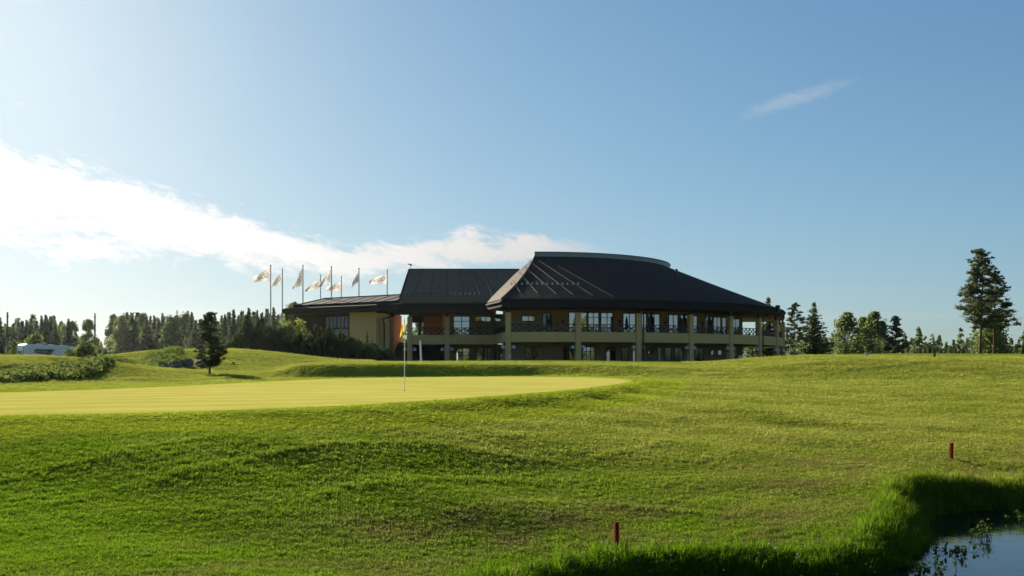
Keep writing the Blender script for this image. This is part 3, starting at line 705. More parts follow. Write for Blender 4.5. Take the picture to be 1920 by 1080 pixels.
def build_middle():
    # corner return between the two fronts
    A, B = Vector((-2.14, 125.0, 0)), Vector((-0.75, 115.2, 0))
    b = MB(); zc = (BANDB + FL2 + 0.03) / 2; b.bar((A.x, A.y, zc), (B.x, B.y, zc), 0.2, FL2 + 0.03 - BANDB); b.build('balcony_band', M['plaster'], CLUB)
    railing(A, B, FL2 + 0.03, 7.63, 9)
    MB().slab([Vector((-2.1, 125.1, FL2 - 0.06)), Vector((-0.7, 115.3, FL2 - 0.06)), Vector((2.5, 119, FL2 - 0.06)), Vector((2.5, 128, FL2 - 0.06))], 1.0).build('floor_slab', M['plaster'], CLUB)
    MB().slab([Vector((-17.0, 124.2, FL - 0.02)), Vector((-1.0, 124.2, FL - 0.02)), Vector((-1.0, 146, FL - 0.02)), Vector((-17.0, 146, FL - 0.02))], 0.6).build('terrace', M['stone'], CLUB)
    y = 125.0; x0, x1, x2 = pxz(768.5, y), pxz(838.5, y), -2.14
    for x in (x0, x1): column(Vector((x, y, 0)), 0.0, 2.6, 9.02, True, 0.60, 4.92)
    for a, c, n in ((x0 + .3, x1 - .3, 5), (x1 + .3, x2, 6)):
        MB().box(((a + c) / 2, y, (BANDB + FL2) / 2), (c - a, 0.22, FL2 - BANDB + 0.03)).build('balcony_band', M['plaster'], CLUB)
        railing((a, y, 0), (c, y, 0), FL2 + 0.03, 7.63, n)
    MB().box(((x0 + x2) / 2, 129.1, (BANDB + FL2) / 2), (x2 - x0 + .6, 7.9, FL2 - BANDB - 0.12)).build('floor_slab', M['plaster'], CLUB)
    # walls: right of the open bay the wall is at y=128.2, the open bay is deep
    wy = 128.2; xr = 2.2; xl = pxz(834, wy)
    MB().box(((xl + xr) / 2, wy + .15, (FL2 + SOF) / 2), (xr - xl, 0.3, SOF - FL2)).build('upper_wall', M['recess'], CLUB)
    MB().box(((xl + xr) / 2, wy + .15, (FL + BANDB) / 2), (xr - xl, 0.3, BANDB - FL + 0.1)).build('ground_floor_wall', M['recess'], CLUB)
    f = lambda px: (pxz(px, wy), wy - 0.001, 0)
    window(f(850), f(881), FL2, 9.3, 2, 2)
    window(f(891), f(921), 8.55, 9.25, 3)
    window(f(926), f(940), 8.55, 9.25, 1)
    window(f(853), f(881), FL, 5.2, 2, 2); window(f(892), f(906), FL, 5.2, 1, 2); window(f(907), f(921), FL, 5.2, 2, 1, None, 'glassdark', 0.09, 'door'); window(f(936), f(948), FL, 5.2, 1, 2)
    # open bay upstairs: orange wall at the back, piers; undercroft below
    by = 133.2
    MB().box(((pxz(794, by) + xl) / 2, by, (FL2 + SOF) / 2), (xl - pxz(794, by), 0.3, SOF - FL2)).build('terrace_back_wall', M['orange'], CLUB)
    MB().box((xl - .15, (wy + by) / 2 + .1, (FL2 + SOF) / 2), (0.3, by - wy - .2, SOF - FL2)).build('terrace_side_wall', M['plaster'], CLUB)
    MB().box((pxz(787, 130.5), 130.5, (FL2 + SOF) / 2), (0.35, 0.35, SOF - FL2)).build('pier', M['black'], CLUB)
    MB().box((pxz(783, by), by + .2, 9.1), (1.6, 0.3, 0.9)).build('beam', M['soffit'], CLUB)
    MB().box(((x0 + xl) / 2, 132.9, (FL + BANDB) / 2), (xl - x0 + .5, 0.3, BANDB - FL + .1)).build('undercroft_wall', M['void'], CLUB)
    MB().box((x0 + .12, 129.6, (FL + BANDB) / 2), (0.25, 6.4, BANDB - FL + .1)).build('undercroft_side_wall', M['darkwood'], CLUB)
    MB().box((xl - .14, 130.6, (FL + BANDB) / 2), (0.25, 4.4, BANDB - FL + .1)).build('undercroft_side_wall', M['darkwood'], CLUB)
    # roof: big pitched slope with a straight gable on the left
    ey, ry, ez, rz = 121.6, 133.6, 10.75, 15.80
    gx = -13.75
    b = MB(); b.hexa([(gx, ey, ez - .25), (1.0, ey, ez - .25), (1.0, ry, rz - .25), (gx, ry, rz - .25), (gx, ey, ez), (1.0, ey, ez), (1.0, ry, rz), (gx, ry, rz)])
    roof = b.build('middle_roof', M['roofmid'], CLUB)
    b = MB(); b.hexa([(gx, ry + .02, rz - .25), (1.0, ry + .02, rz - .25), (1.0, 141, 11.6), (gx, 141, 11.6), (gx, ry + .02, rz), (1.0, ry + .02, rz), (1.0, 141, 11.85), (gx, 141, 11.85)]); b.build('rear_slope', M['roof'], roof)
    b = MB(); b.poly([(gx + .1, ey + .6, ez - .2), (gx + .1, ry, rz - .2), (gx + .1, 139.5, 11.0), (gx + .1, 139.5, 9.6), (gx + .1, ey + .6, 9.6)], [(0, 1, 2, 3, 4)]); b.build('gable_wall', M['darkwood'], CLUB)
    MB().bar((gx - .03, ey, ez + .03), (gx - .03, ry, rz + .03), 0.22, 0.2).build('verge_board', M['fascia'], roof)
    MB().bar((gx, ry, rz + .05), (1.0, ry, rz + .05), 0.3, 0.14).build('ridge_cap', M['seam_dark'], roof)
    # flat eave slab that runs on to the left over the passage
    b = MB(); b.slab([Vector((-16.6, 122.0, ez - .05)), Vector((-2.6, 122.0, ez - .05)), Vector((-2.2, 126, ez - .05)), Vector((-2.2, 139, ez - .05)), Vector((-13.3, 139, ez - .05)), Vector((-13.3, 129.5, ez - .05)), Vector((-15.5, 129.5, ez - .05)), Vector((-15.9, 123.6, ez - .05))], 0.75); b.build('eave_slab', M['fascia'], CLUB)
    b = MB(); b.slab([Vector((-14.9, 121.7, ez - .82)), Vector((-2.6, 122.1, ez - .82)), Vector((-2.2, 126, ez - .82)), Vector((-2.2, 139, ez - .82)), Vector((-13.3, 139, ez - .82)), Vector((-13.3, 129.5, ez - .82)), Vector((-15.6, 129.5, ez - .82)), Vector((-17.0, 124.5, ez - .82))], 0.42); b.build('soffit', M['soffit'], CLUB)
    def on(px, py):
        u = (px - 960) / F; k = (HY - py) / F; sl = (rz - ez) / (ry - ey); d = (ez - sl * ey - EYE) / (k - sl); return Vector((u * d, d, EYE + k * d + .05))
    for a, c in zip((793, 814.8, 838.9, 862, 885, 905, 928), (772.5, 805.3, 837, 869, 901.4, 924.5, 952)):
        p, q = on(a, 508), on(c, 558.5); MB().bar(p, q, 0.09, 0.10).build('roof_seam', M['seam'], roof)
    for k in range(16):
        p = on(764 + 9.0 * k, 552); MB().box((p.x, p.y - .03, p.z + 0.06), (0.15, 0.05, 0.2)).build('snow_guard', M['gutter'] if k > 8 else M['seam'], roof)
    p = Vector((gx + .15, ry, rz)); v = MB(); v.tube([p, p + Vector((0, 0, .75))], 0.025, 6).bar(p + Vector((-.38, 0, .74)), p + Vector((.1, 0, .70)), 0.10, 0.12).box(p + Vector((.05, 0, .62)), (0.2, 0.18, 0.2)).build('weather_station', M['black'], roof)
    # downpipe in the corner
    MB().tube([(-3.2, 123.2, 9.9), (-3.0, 123.6, 9.6), (-2.15, 124.75, 8.7), (-2.12, 124.78, 2.9)], 0.085, 8).build('downpipe', M['black'], CLUB)
    # passage with stairs beside an orange wall
    MB().box((-15.85, 133.4, (FL + 10.0) / 2), (0.3, 16.4, 10.0 - FL)).build('passage_wall', M['orange'], CLUB)
    st = root  # stair steps
    for i in range(17):
        MB().box((-14.5, 127.0 + .62 * i, FL + .09 + .09 * i), (2.2, 0.64, 0.18 + .18 * i), 0, 0.0).build('step', M['step'], CLUB)
    MB().box((-15.62, 132.4, 5.3), (0.12, 0.12, 0.1)).build('stair_light', M['white'], CLUB)
build_middle()

def build_left():
    t = Vector((-.845, .535, 0)); n = Vector((.535, .845, 0)); F0 = Vector((-14.6, 121.5, 0)); LEN = 18.6
    def lp(s, w, z): return F0 + t * s + n * w + Vector((0, 0, z))
    W0 = Vector((-15.7, 125.0, 0))
    def wp(s, w, z): return W0 + t * s + n * w + Vector((0, 0, z))
    # walls
    def wall(s0, s1, mat, name, z0=2.7, z1=9.72, w=0.0, th=0.3):
        b = MB(); b.hexa([wp(s1, w, z0), wp(s0, w, z0), wp(s0, w + th, z0), wp(s1, w + th, z0), wp(s1, w, z1), wp(s0, w, z1), wp(s0, w + th, z1), wp(s1, w + th, z1)]); return b.build(name, mat, CLUB)
    wall(-0.2, 6.2, M['plaster'], 'wall'); wall(6.2, 15.9, M['darkwood'], 'board_wall', 2.7, 9.72, 0.05)
    b = MB(); b.hexa([wp(15.9, .05, 2.7), wp(15.6, .05, 2.7), wp(15.6, 8, 2.7), wp(15.9, 8, 2.7), wp(15.9, .05, 9.7), wp(15.6, .05, 9.7), wp(15.6, 8, 9.7), wp(15.9, 8, 9.7)]); b.build('end_wall', M['darkwood'], CLUB)
    b = MB(); b.hexa([wp(15.9, 8, 2.7), wp(5.3, 8, 2.7), wp(5.3, 8.3, 2.7), wp(15.9, 8.3, 2.7), wp(15.9, 8, 9.7), wp(5.3, 8, 9.7), wp(5.3, 8.3, 9.7), wp(15.9, 8.3, 9.7)]); b.build('rear_wall', M['darkwood'], CLUB)
    for k in range(19):                                            # boards of the dark wall
        s = 10.6 + .28 * k
        b = MB(); b.hexa([wp(s + .24, .02, 4.2), wp(s, .02, 4.2), wp(s, .049, 4.2), wp(s + .24, .049, 4.2), wp(s + .24, .02, 9.68), wp(s, .02, 9.68), wp(s, .049, 9.68), wp(s + .24, .049, 9.68)]); b.build('board', M['darkwood'], CLUB)
    window(wp(10.4, .04, 0), wp(6.35, .04, 0), 7.75, 9.35, 6, 1, None, 'glassdark')
    window(wp(10.4, .04, 0), wp(6.35, .04, 0), 6.3, 7.70, 3, 1, None, 'glassdark')
    # buttress column and bent downpipe
    c = W0 + t * 1.35 - n * .55
    rz = math.atan2(-.535, .845)
    MB().box((c.x, c.y, 5.75), (0.62, 0.62, 6.2), rz, 0.03).build('column', M['plaster'], CLUB)
    e = W0 + t * .25 - n * .25
    MB().tube([lp(2.3, .9, 9.85), lp(2.1, 1.2, 9.45), lp(1.2, 1.9, 9.1), (e.x - .2, e.y, 8.75), (e.x, e.y, 8.2), (e.x, e.y, 2.9)], 0.095, 8).build('downpipe', M['black'], CLUB)
    # roof: lower skirt with fascia, step, main slope, hip at the left end
    b = MB(); b.slab([lp(-.8, 0, 10.35), lp(-.8, 3, 10.35), lp(5.6, 9.5, 10.35), lp(LEN + .1, 9.5, 10.35), lp(LEN + .1, 0, 10.35)], 0.5); sk = b.build('eave_slab', M['fascia'], CLUB)
    b = MB(); b.hexa([lp(LEN + .1, 0, 10.36), lp(-.8, 0, 10.36), lp(-.8, 1.5, 10.36), lp(LEN - .9, 1.5, 10.36), lp(LEN + .1, 0, 10.40), lp(-.8, 0, 10.40), lp(-.8, 1.5, 10.66), lp(LEN - .9, 1.5, 10.66)]); b.build('skirt_roof', M['roofbrown'], CLUB)
    b = MB(); b.hexa([lp(LEN + .1, 0.02, 10.355), lp(LEN - 1.0, 1.5, 10.355), lp(LEN - 1.0, 8, 10.355), lp(LEN + .1, 9.4, 10.355), lp(LEN + .1, .02, 10.405), lp(LEN - 1.0, 1.5, 10.66), lp(LEN - 1.0, 8, 10.66), lp(LEN + .1, 9.4, 10.405)]); b.build('skirt_roof', M['roofbrown'], CLUB)
    a0, a1, b0, b1 = lp(LEN - 1.0, 1.15, 10.86), lp(-.9, 1.15, 10.86), lp(LEN - 2.4, 5.5, 12.0), lp(-.9, 5.5, 12.0)
    c0, c1 = lp(LEN - 1.0, 9.0, 10.86), lp(5.2, 9.0, 10.86)
    dz = Vector((0, 0, -.2)); b = MB(); b.poly([a0, a1, b1, b0, c1, c0, a0 + dz, a1 + dz, c1 + dz, c0 + dz], [(0, 1, 2, 3), (3, 2, 4, 5), (0, 3, 5), (0, 6, 7, 1), (5, 9, 6, 0), (1, 7, 8, 4, 2), (4, 8, 9, 5), (6, 9, 8, 7)])
    roof = b.build('left_roof', M['roofbrown'], CLUB)
    b = MB(); b.bar(a0 + Vector((0, 0, -.08)), a1 + Vector((0, 0, -.08)), 0.14, 0.26); b.build('step_fascia', M['fascia'], roof)
    b = MB(); b.bar(b0 + Vector((0, 0, .03)), b1 + Vector((0, 0, .03)), 0.24, 0.12); b.build('ridge_cap', M['seam_dark'], roof)
    b = MB(); b.bar(a0 + Vector((0, 0, .03)), b0 + Vector((0, 0, .03)), 0.24, 0.14); b.build('hip_cap', M['seam_dark'], roof)
    for k in range(8):
        s = 1.2 + 2.05 * k
        p = a1.lerp(a0, (s + .4) / (LEN - .1)); q = b1.lerp(b0, (s) / (LEN - 1.5))
        MB().bar(p + Vector((0, 0, .02)), q + Vector((0, 0, .02)), 0.22, 0.07).build('roof_seam', M['black'], roof)
    b = MB(); b.slab([lp(-.6, .2, 9.80), lp(-.6, 3, 9.80), lp(5.2, 9.0, 9.80), lp(LEN, 9.0, 9.80), lp(LEN, .2, 9.80)], 0.06); b.build('soffit', M['soffit'], CLUB)
    MB().box(lp(LEN - .3, .4, 9.55), (0.24, 0.3, 0.34)).build('eave_lamp', M['black'], CLUB)
build_left()

# ------------------------------------------------------------------ vegetation makers (meshes with their foot at the origin)
def trunk_mesh(name, H, r, limbs=(), bend=0.02):
    b = MB(); n = 7
    pts = [Vector((bend * H * math.sin(2.1 * i / n), bend * H * math.cos(1.7 * i / n) - bend * H, H * i / (n - 1))) for i in range(n)]
    b.tube(pts, [r * (1.35 if i == 0 else 1) * (1 - 0.9 * i / (n - 1)) + 0.01 for i in range(n)], 8)
    for p, q, rr in limbs: b.tube([p, (Vector(p) + Vector(q)) / 2 + Vector((0, 0, .04 * H * .1)), q], [rr, rr * .7, rr * .25], 5)
    me = bpy.data.meshes.new(name); me.from_pydata([tuple(v) for v in b.v], [], b.f); me.update()
    return me
def orient(n):                                               # random u, v frames
    a = rdirs(n); b = unit(np.cross(a, rdirs(n))); return a, b
def spruce_meshes(H, Rb, lv=22, nb=8, nq=6, low=0.05, q=0.30, droop=0.35, limb=True):
    C, U, V = [], [], []; limbs = []
    for L in range(lv):
        f = (L + rng.uniform(-.3, .3)) / lv; z = H * (low + (1 - low) * f); rad = Rb * max(0.02, (1 - f)) ** .82 * rng.uniform(.75, 1.12)
        k = max(4, int(nb * (1 - .4 * f)))
        for a in rng.uniform(0, 6.283) + np.arange(k) * 6.283 / k + rng.normal(0, .25, k):
            r = rad * rng.uniform(.55, 1.15); zj = rng.uniform(-.5, .5) * H / lv * 1.4; d = np.array([math.cos(a), math.sin(a), 0.0])
            tt = np.linspace(.15, 1, nq); up = .25 * (1 - f) * 0 + .12
            pos = d[None] * (r * tt)[:, None]; pos[:, 2] = z + zj + r * (up * tt - droop * tt ** 1.6 + .16 * tt ** 3)
            pos += rng.normal(0, .03 * Rb, pos.shape)
            side = np.array([-d[1], d[0], 0.0]); w = q * (1.15 - .55 * tt) * (.16 + .84 * rad / Rb)
            u = d[None] * (r / nq * .75) + rng.normal(0, .05, (nq, 3)); u[:, 2] -= droop * .5 * r / nq * tt
            v = side[None] * w[:, None] + rng.normal(0, .06 * Rb / 3, (nq, 3)); v[:, 2] -= .3 * w * rng.uniform(0, 1, nq)
            C.append(pos); U.append(u); V.append(v)
            C.append(pos - np.array([0, 0, .1 * q])); U.append(u * .9); V.append(np.c_[rng.normal(0, .05, (nq, 2)), -w * .55])
    C, U, V = map(np.concatenate, (C, U, V))
    return trunk_mesh('trunk', H * .97, max(.05, H * .012)), quads_mesh('crown', C, U, V)
def clump_tris(c, r, n, L, w, flat=.6):                      # needles radiating from a clump centre
    d = rdirs(n); d[:, 2] = np.abs(d[:, 2]) * .9 - .18; d = unit(d); s = unit(np.cross(d, rdirs(n)))
    o = c + rdirs(n) * r * rng.uniform(.2, 1, (n, 1)) * np.array([1, 1, flat])
    return np.stack([o - s * w, o + s * w, o + d * L], 1)
def pine_meshes(H, Rc, start=.35, nbr=46, ncl=4, nn=34, L=.42, w=.07, taper=.8, skew=0.0):
    T = []; limbs = []
    for i in range(nbr):
        f = start + (1 - start) * (i + rng.uniform(0, 1)) / nbr; g = (f - start) / (1 - start)
        rad = Rc * (.16 + 1.08 * (1 - g) ** taper) * rng.uniform(.5, 1.15) * (1 if g > .08 else .7) * (1 if g < .8 else .8); a = rng.uniform(0, 6.283)
        z = H * f; tip = np.array([math.cos(a) * rad + skew * rad, math.sin(a) * rad, z + rad * rng.uniform(-.05, .32)]); base = np.array([0, 0, z - .12 * rad])
        limbs.append((tuple(base), tuple(tip), .012 * H * (1 - g) * .5 + .012))
        for k in range(ncl):
            t = rng.uniform(.35, 1.0); c = base + (tip - base) * t + rng.normal(0, .10 * Rc, 3) * np.array([1, 1, .35]); c[2] += .05 * Rc
            T.append(clump_tris(c, .17 * Rc * (.4 + .6 * (1 - g)), nn, L * (.55 + .45 * (1 - g)), w, .5))
    for k in range(5): T.append(clump_tris(np.array([rng.normal(0, .1), rng.normal(0, .1), H * (.93 + .018 * k)]), .06 * Rc, nn // 2, L * .55, w, 1.2))
    return trunk_mesh('trunk', H * .99, H * .0125, limbs), tris_mesh('crown', np.concatenate(T))
def birch_meshes(H, Rc, start=.12, ncl=60, nl=70, q=.14, top=.8, cl=.22):
    C = []; limbs = []
    for i in range(ncl):
        f = rng.uniform(0, .95); z = H * (start + (1 - start) * f); e = math.sin(math.pi * min(1, (f * .84 + .15))) ** top * (1.15 - .55 * f)
        a = rng.uniform(0, 6.283); r = Rc * e * math.sqrt(rng.uniform(.05, 1)) ; c = np.array([math.cos(a) * r, math.sin(a) * r, z])
        if i % 3 == 0: limbs.append(((0, 0, max(.1 * H, z - .35 * r - .1 * H)), tuple(c), .02 + .003 * H * (1 - f)))
        k = int(nl * rng.uniform(.5, 1.3)); p = np.clip(rng.normal(0, 1, (k, 3)), -1.7, 1.7) * (1.15 - .62 * f) * cl * Rc * np.array([1, 1, 1.15]) * rng.uniform(.6, 1.2); C.append(c + p)
    C = np.concatenate(C); C[:, 2] = np.clip(C[:, 2], .04 * H, None); u, v = orient(len(C)); s = q * rng.uniform(.6, 1.25, (len(C), 1))
    return trunk_mesh('trunk', H * .9, H * .013, limbs, .03), quads_mesh('crown', C, u * s, v * s * .75)
def bush_mesh(name, rx, ry, h, n, q, up=0.0, lumps=9):
    cs = [(rng.uniform(-.6, .6) * rx, rng.uniform(-.6, .6) * ry, rng.uniform(.25, .72) * h, rng.uniform(.28, .5)) for _ in range(lumps)]
    k = rng.integers(0, lumps, n); P = rdirs(n) * (rng.uniform(0, 1, (n, 1)) ** .4)
    S = np.array([[c[3] * rx, c[3] * ry, c[3] * h * .9] for c in cs])[k]; C = P * S + np.array([c[:3] for c in cs])[k]
    C[:, 2] = np.abs(C[:, 2]) + .02
    u, v = orient(n)
    if up: v = unit(v * (1 - up) + np.array([0, 0, 1.0]) * up + rng.normal(0, .15, (n, 3))); u = unit(np.cross(v, rdirs(n)))
    s = q * rng.uniform(.5, 1.3, (n, 1))
    return quads_mesh(name, C, u * s * (.5 if up else .8), v * s * (1.6 if up else .8))
def juniper_mesh(name, rx, ry, h, n):                         # upright sprays
    a = rng.uniform(0, 6.283, n); r = np.sqrt(rng.uniform(0, 1, n)); x = np.cos(a) * r * rx; y = np.sin(a) * r * ry
    top = h * (1.0 - .45 * r ** 2) * (0.78 + .3 * np.sin(5 * x / rx + 2) * np.cos(4 * y / ry + 1))
    z = top * rng.uniform(0, 1, n) ** .6
    C = np.c_[x, y, z]; lean = np.c_[x / rx * .45, y / ry * .45, np.ones(n)] + rng.normal(0, .22, (n, 3)); v = unit(lean); u = unit(np.cross(v, rdirs(n)))
    s = rng.uniform(.5, 1.2, (n, 1)) * h
    return quads_mesh(name, C, u * s * .022, v * s * .085)

def tree(name, loc, meshes, mats, label, cat='tree', group=None, scale=1.0, rz=None, parts=('trunk', 'crown')):
    o = bpy.data.objects.new(name, None); COL.objects.link(o); o.location = loc; o.empty_display_size = .3
    o.scale = (scale,) * 3 if not isinstance(scale, tuple) else scale; o.rotation_euler.z = rng.uniform(0, 6.28) if rz is None else rz
    tag(o, label, cat, group)
    for n_, me, mt in zip(parts, meshes, mats):
        if not me.materials: me.materials.append(M[mt])
        c = bpy.data.objects.new(n_, me); COL.objects.link(c); c.parent = o
    return o
def plant(name, loc, me, mat, label, cat='bush', group=None, scale=1.0, rz=0.0):
    if not me.materials: me.materials.append(M[mat])
    o = bpy.data.objects.new(name, me); COL.objects.link(o); o.location = loc
    o.scale = (scale,) * 3 if not isinstance(scale, tuple) else scale; o.rotation_euler.z = rz; return tag(o, label, cat, group)
def at(px, d, dz=-.05):
    x = pxz(px, d); return Vector((x, d, hz(x, d) + dz))
def hfor(px, ytop, d): return EYE + (HY - ytop) / F * d - at(px, d).z

def build_trees():
    # --- tall pine on the right and the birch behind it
    d = 150; h = hfor(1838, 470, d)
    tree('pine_tree', at(1838, d), pine_meshes(h, h * .24, .26, 100, 4, 30, .55, .085, .75, .12), ('pinebark', 'pine'), 'tall lone pine with bare lower trunk, tallest tree on the right', rz=0.3)
    d = 156; h = hfor(1868, 512, d)
    tree('pine_tree', at(1864, d), pine_meshes(h, h * .24, .30, 64, 4, 30, .55, .085, .6, .05), ('pinebark', 'pine'), 'shorter pine half hidden behind the tall lone pine, on its right', rz=1.1)
    d = 168; h = hfor(1862, 600, d)
    tree('birch_tree', at(1862, d), birch_meshes(h, h * .52, .05, 70, 60, .16), ('birchbark', 'birch'), 'low spreading birch right behind the tall lone pine')
    # --- group right of the clubhouse
    d = 200; h = hfor(1490, 570, d)
    tree('pine_tree', at(1490, d), pine_meshes(h, h * .28, .22, 44, 4, 30, .55, .09, .8), ('pinebark', 'pine'), 'slim open pine nearest to the right end of the clubhouse')
    d = 195; h = hfor(1526, 566, d)
    tree('spruce_tree', at(1526, d), spruce_meshes(h, h * .38, 26, 9, 7, .04, .55, .22), ('bark', 'spruce'), 'broad dark conifer second from the right end of the clubhouse')
    for px, yt, dd, wr, lab in ((1588, 587, 215, .36, 'rounded pale green birch between the dark conifer and the taller birches'), (1620, 594, 222, .27, 'narrow birch left of the tallest birch in the right group'), (1640, 584, 214, .30, 'tallest birch in the middle of the group right of the clubhouse')):
        h = hfor(px, yt, dd); tree('birch_tree', at(px, dd), birch_meshes(h, h * wr, .04, 75, 62, .19), ('birchbark', 'birch'), lab)
    d = 210; h = hfor(1680, 595, d)
    tree('pine_tree', at(1679, d), pine_meshes(h, h * .33, .12, 50, 4, 30, .55, .09, .8), ('pinebark', 'pine'), 'dark pine at the right end of the group beside the birches')
    # --- spruce behind the right end of the clubhouse
    d = 164; h = hfor(1440, 556, d)
    tree('spruce_tree', at(1441, d), spruce_meshes(h, h * .30, 26, 9, 7, .04, .42, .3), ('bark', 'spruce'), 'pointed spruce rising behind the right end of the clubhouse roof')
    # --- small pine left on the lawn
    d = 58; h = hfor(393, 588, d)
    tree('pine_tree', at(393, d), pine_meshes(h, h * .27, .13, 90, 4, 60, .17, .022, .55), ('bark', 'pine'), 'small bushy pine standing alone on the lawn left of the clubhouse')
    # --- forest edge on the left
    S = [spruce_meshes(12, 2.7 + .45 * k, 44, 10, 6, .02, .66, .5) for k in range(3)]
    B = [birch_meshes(12, 2.3 + .4 * k, .06, 64, 80, .19) for k in range(3)]
    P = [pine_meshes(12, 2.3, .3, 30, 3, 24, .5, .09) for k in range(1)]
    def forest_tree(px, yt, d, kind, lab, grp, k):
        h = hfor(px, yt, d); ms, mt, nm = ((S[k % 3], ('bark', 'spruce'), 'spruce_tree'), (B[k % 3], ('birchbark', 'birch'), 'birch_tree'), (P[0], ('pinebark', 'pine'), 'pine_tree'))[kind]
        sc = h / 12; tree(nm, at(px, d), ms, mt, lab, 'tree', grp, (sc * rng.uniform(.85, 1.15), sc * rng.uniform(.85, 1.15), sc))
    px = 214.0; i = 0
    while px < 566:
        yt = np.interp(px, [214, 230, 262, 300, 345, 400, 450, 500, 530, 550, 566], [592, 583, 588, 592, 586, 592, 584, 577, 578, 566, 564]) + rng.uniform(-5, 12)
        kind = 1 if (px < 238 or 255 < px < 272 or px > 535) else (0 if rng.uniform() < .86 else (1 if rng.uniform() < .7 else 2))
        where = ('left of the black lamp post' if px < 248 else 'between the black lamp post and the far mast' if px < 331 else 'between the far mast and the small lawn pine' if px < 362 else 'directly behind the small lawn pine' if px < 424 else 'above the leftmost junipers' if px < 505 else 'behind the two leftmost flagpoles' if px < 534 else 'above the left wing eave')
        lab = ('dark spruce', 'leafy birch', 'dark pine')[kind] + ' of the forest edge ' + where
        forest_tree(px, yt, rng.uniform(215, 262), kind, lab, 'forest edge left of the clubhouse', i)
        px += rng.uniform(5.5, 9.5); i += 1
    px = -70.0
    while px < 146:
        yt = np.interp(px, [-70, 0, 16, 36, 60, 84, 104, 128, 146], [575, 584, 606, 592, 594, 589, 598, 600, 606]) + rng.uniform(-3, 12)
        kind = 0 if rng.uniform() < .68 else 1
        where = ('left of the motorhome' if px < 20 else 'above the rear of the motorhome' if px < 60 else 'above the middle of the motorhome' if px < 95 else 'above the front of the motorhome' if px < 125 else 'just right of the motorhome')
        lab = ('dark spruce', 'leafy birch')[kind] + ' in the stand ' + where
        forest_tree(px, yt, rng.uniform(170, 205), kind, lab, 'tree stand behind the motorhome', i); px += rng.uniform(6, 10); i += 1
    forest_tree(166, 600, 185, 1, 'slender birch standing alone left of the range mast', None, 1)
    forest_tree(190, 640, 260, 0, 'small far spruce right of the range mast', None, 2)
    forest_tree(204, 641, 270, 1, 'small far birch in the gap right of the range mast', None, 2)
    # --- far trees on the right
    px = 1700.0
    while px < 1990:
        if abs(px - 1838) > 8:
            yt = np.interp(px, [1700, 1725, 1744, 1770, 1800, 1850, 1900, 1990], [655, 650, 640, 648, 650, 648, 640, 646]) + rng.uniform(-4, 8)
            kind = 1 if rng.uniform() < .62 else 0
            forest_tree(px, yt, rng.uniform(235, 280), kind, ('small dark spruce', 'small birch')[kind] + ' in the low far treeline ' + ('beside the dark pine of the right group' if px < 1735 else 'near the small bin' if px < 1785 else 'just left of the tall lone pine' if px < 1838 else 'just right of the tall lone pine' if px < 1890 else 'at the right edge of the picture'), 'low treeline on the right', i); i += 1
        px += rng.uniform(8, 14)
    # --- far wood all round that reads as one mass
    pts = []
    for a in np.r_[np.arange(-180, -40, .9), np.arange(-40, 40, .34), np.arange(40, 180, .9)]:
        for k in range(2):
            r = rng.uniform(330, 470) + 60 * k
            x, y = r * math.sin(R(a)), r * math.cos(R(a)); pts.append((x, y, hz(x, y) - .5, rng.uniform(7, 12) * (1.0 if abs(a) > 40 else (1.5 if (-21.3 < a < -3 or -40 < a < -24.2) else (.75 if a < 0 else 1.1)))))
    C, U, V = [], [], []
    for x, y, z, h in pts:
        n = 46; f = rng.uniform(0, 1, n) ** .8; r = h * .28 * (1 - f) ** .7 * rng.uniform(.3, 1, n); a = rng.uniform(0, 6.283, n)
        C.append(np.c_[x + np.cos(a) * r, y + np.sin(a) * r, z + h * f]); u, v = orient(n); s = h * .075 * (1.3 - .8 * f)[:, None]; U.append(u * s); V.append(v * s * 1.2)
    me = quads_mesh('far_wood', *map(np.concatenate, (C, U, V)))
    o = link_mesh('far_wood', me, M['spruce']); tag(o, 'far wood along the horizon', None, None, 'stuff')
    # --- wood behind the photographer, seen only as reflections in the clubhouse windows
    pts = []
    C, U, V = [], [], []
    for i in range(110):
        x, y = rng.uniform(-130, 130), rng.uniform(-95, -60); h = rng.uniform(13, 19); z = hz(x, y) - .3; n = 150
        f = rng.uniform(0, 1, n) ** .8; r = h * .26 * (1 - f) ** .6 * rng.uniform(.3, 1, n); a = rng.uniform(0, 6.283, n)
        C.append(np.c_[x + np.cos(a) * r, y + np.sin(a) * r, z + h * f]); u, v = orient(n); s = h * .06 * (1.3 - .8 * f)[:, None]; U.append(u * s); V.append(v * s * 1.2)
    o = link_mesh('rear_wood', quads_mesh('rear_wood', *map(np.concatenate, (C, U, V))), M['birch']); tag(o, 'wood across the pond facing the clubhouse windows', None, None, 'stuff')
build_trees()

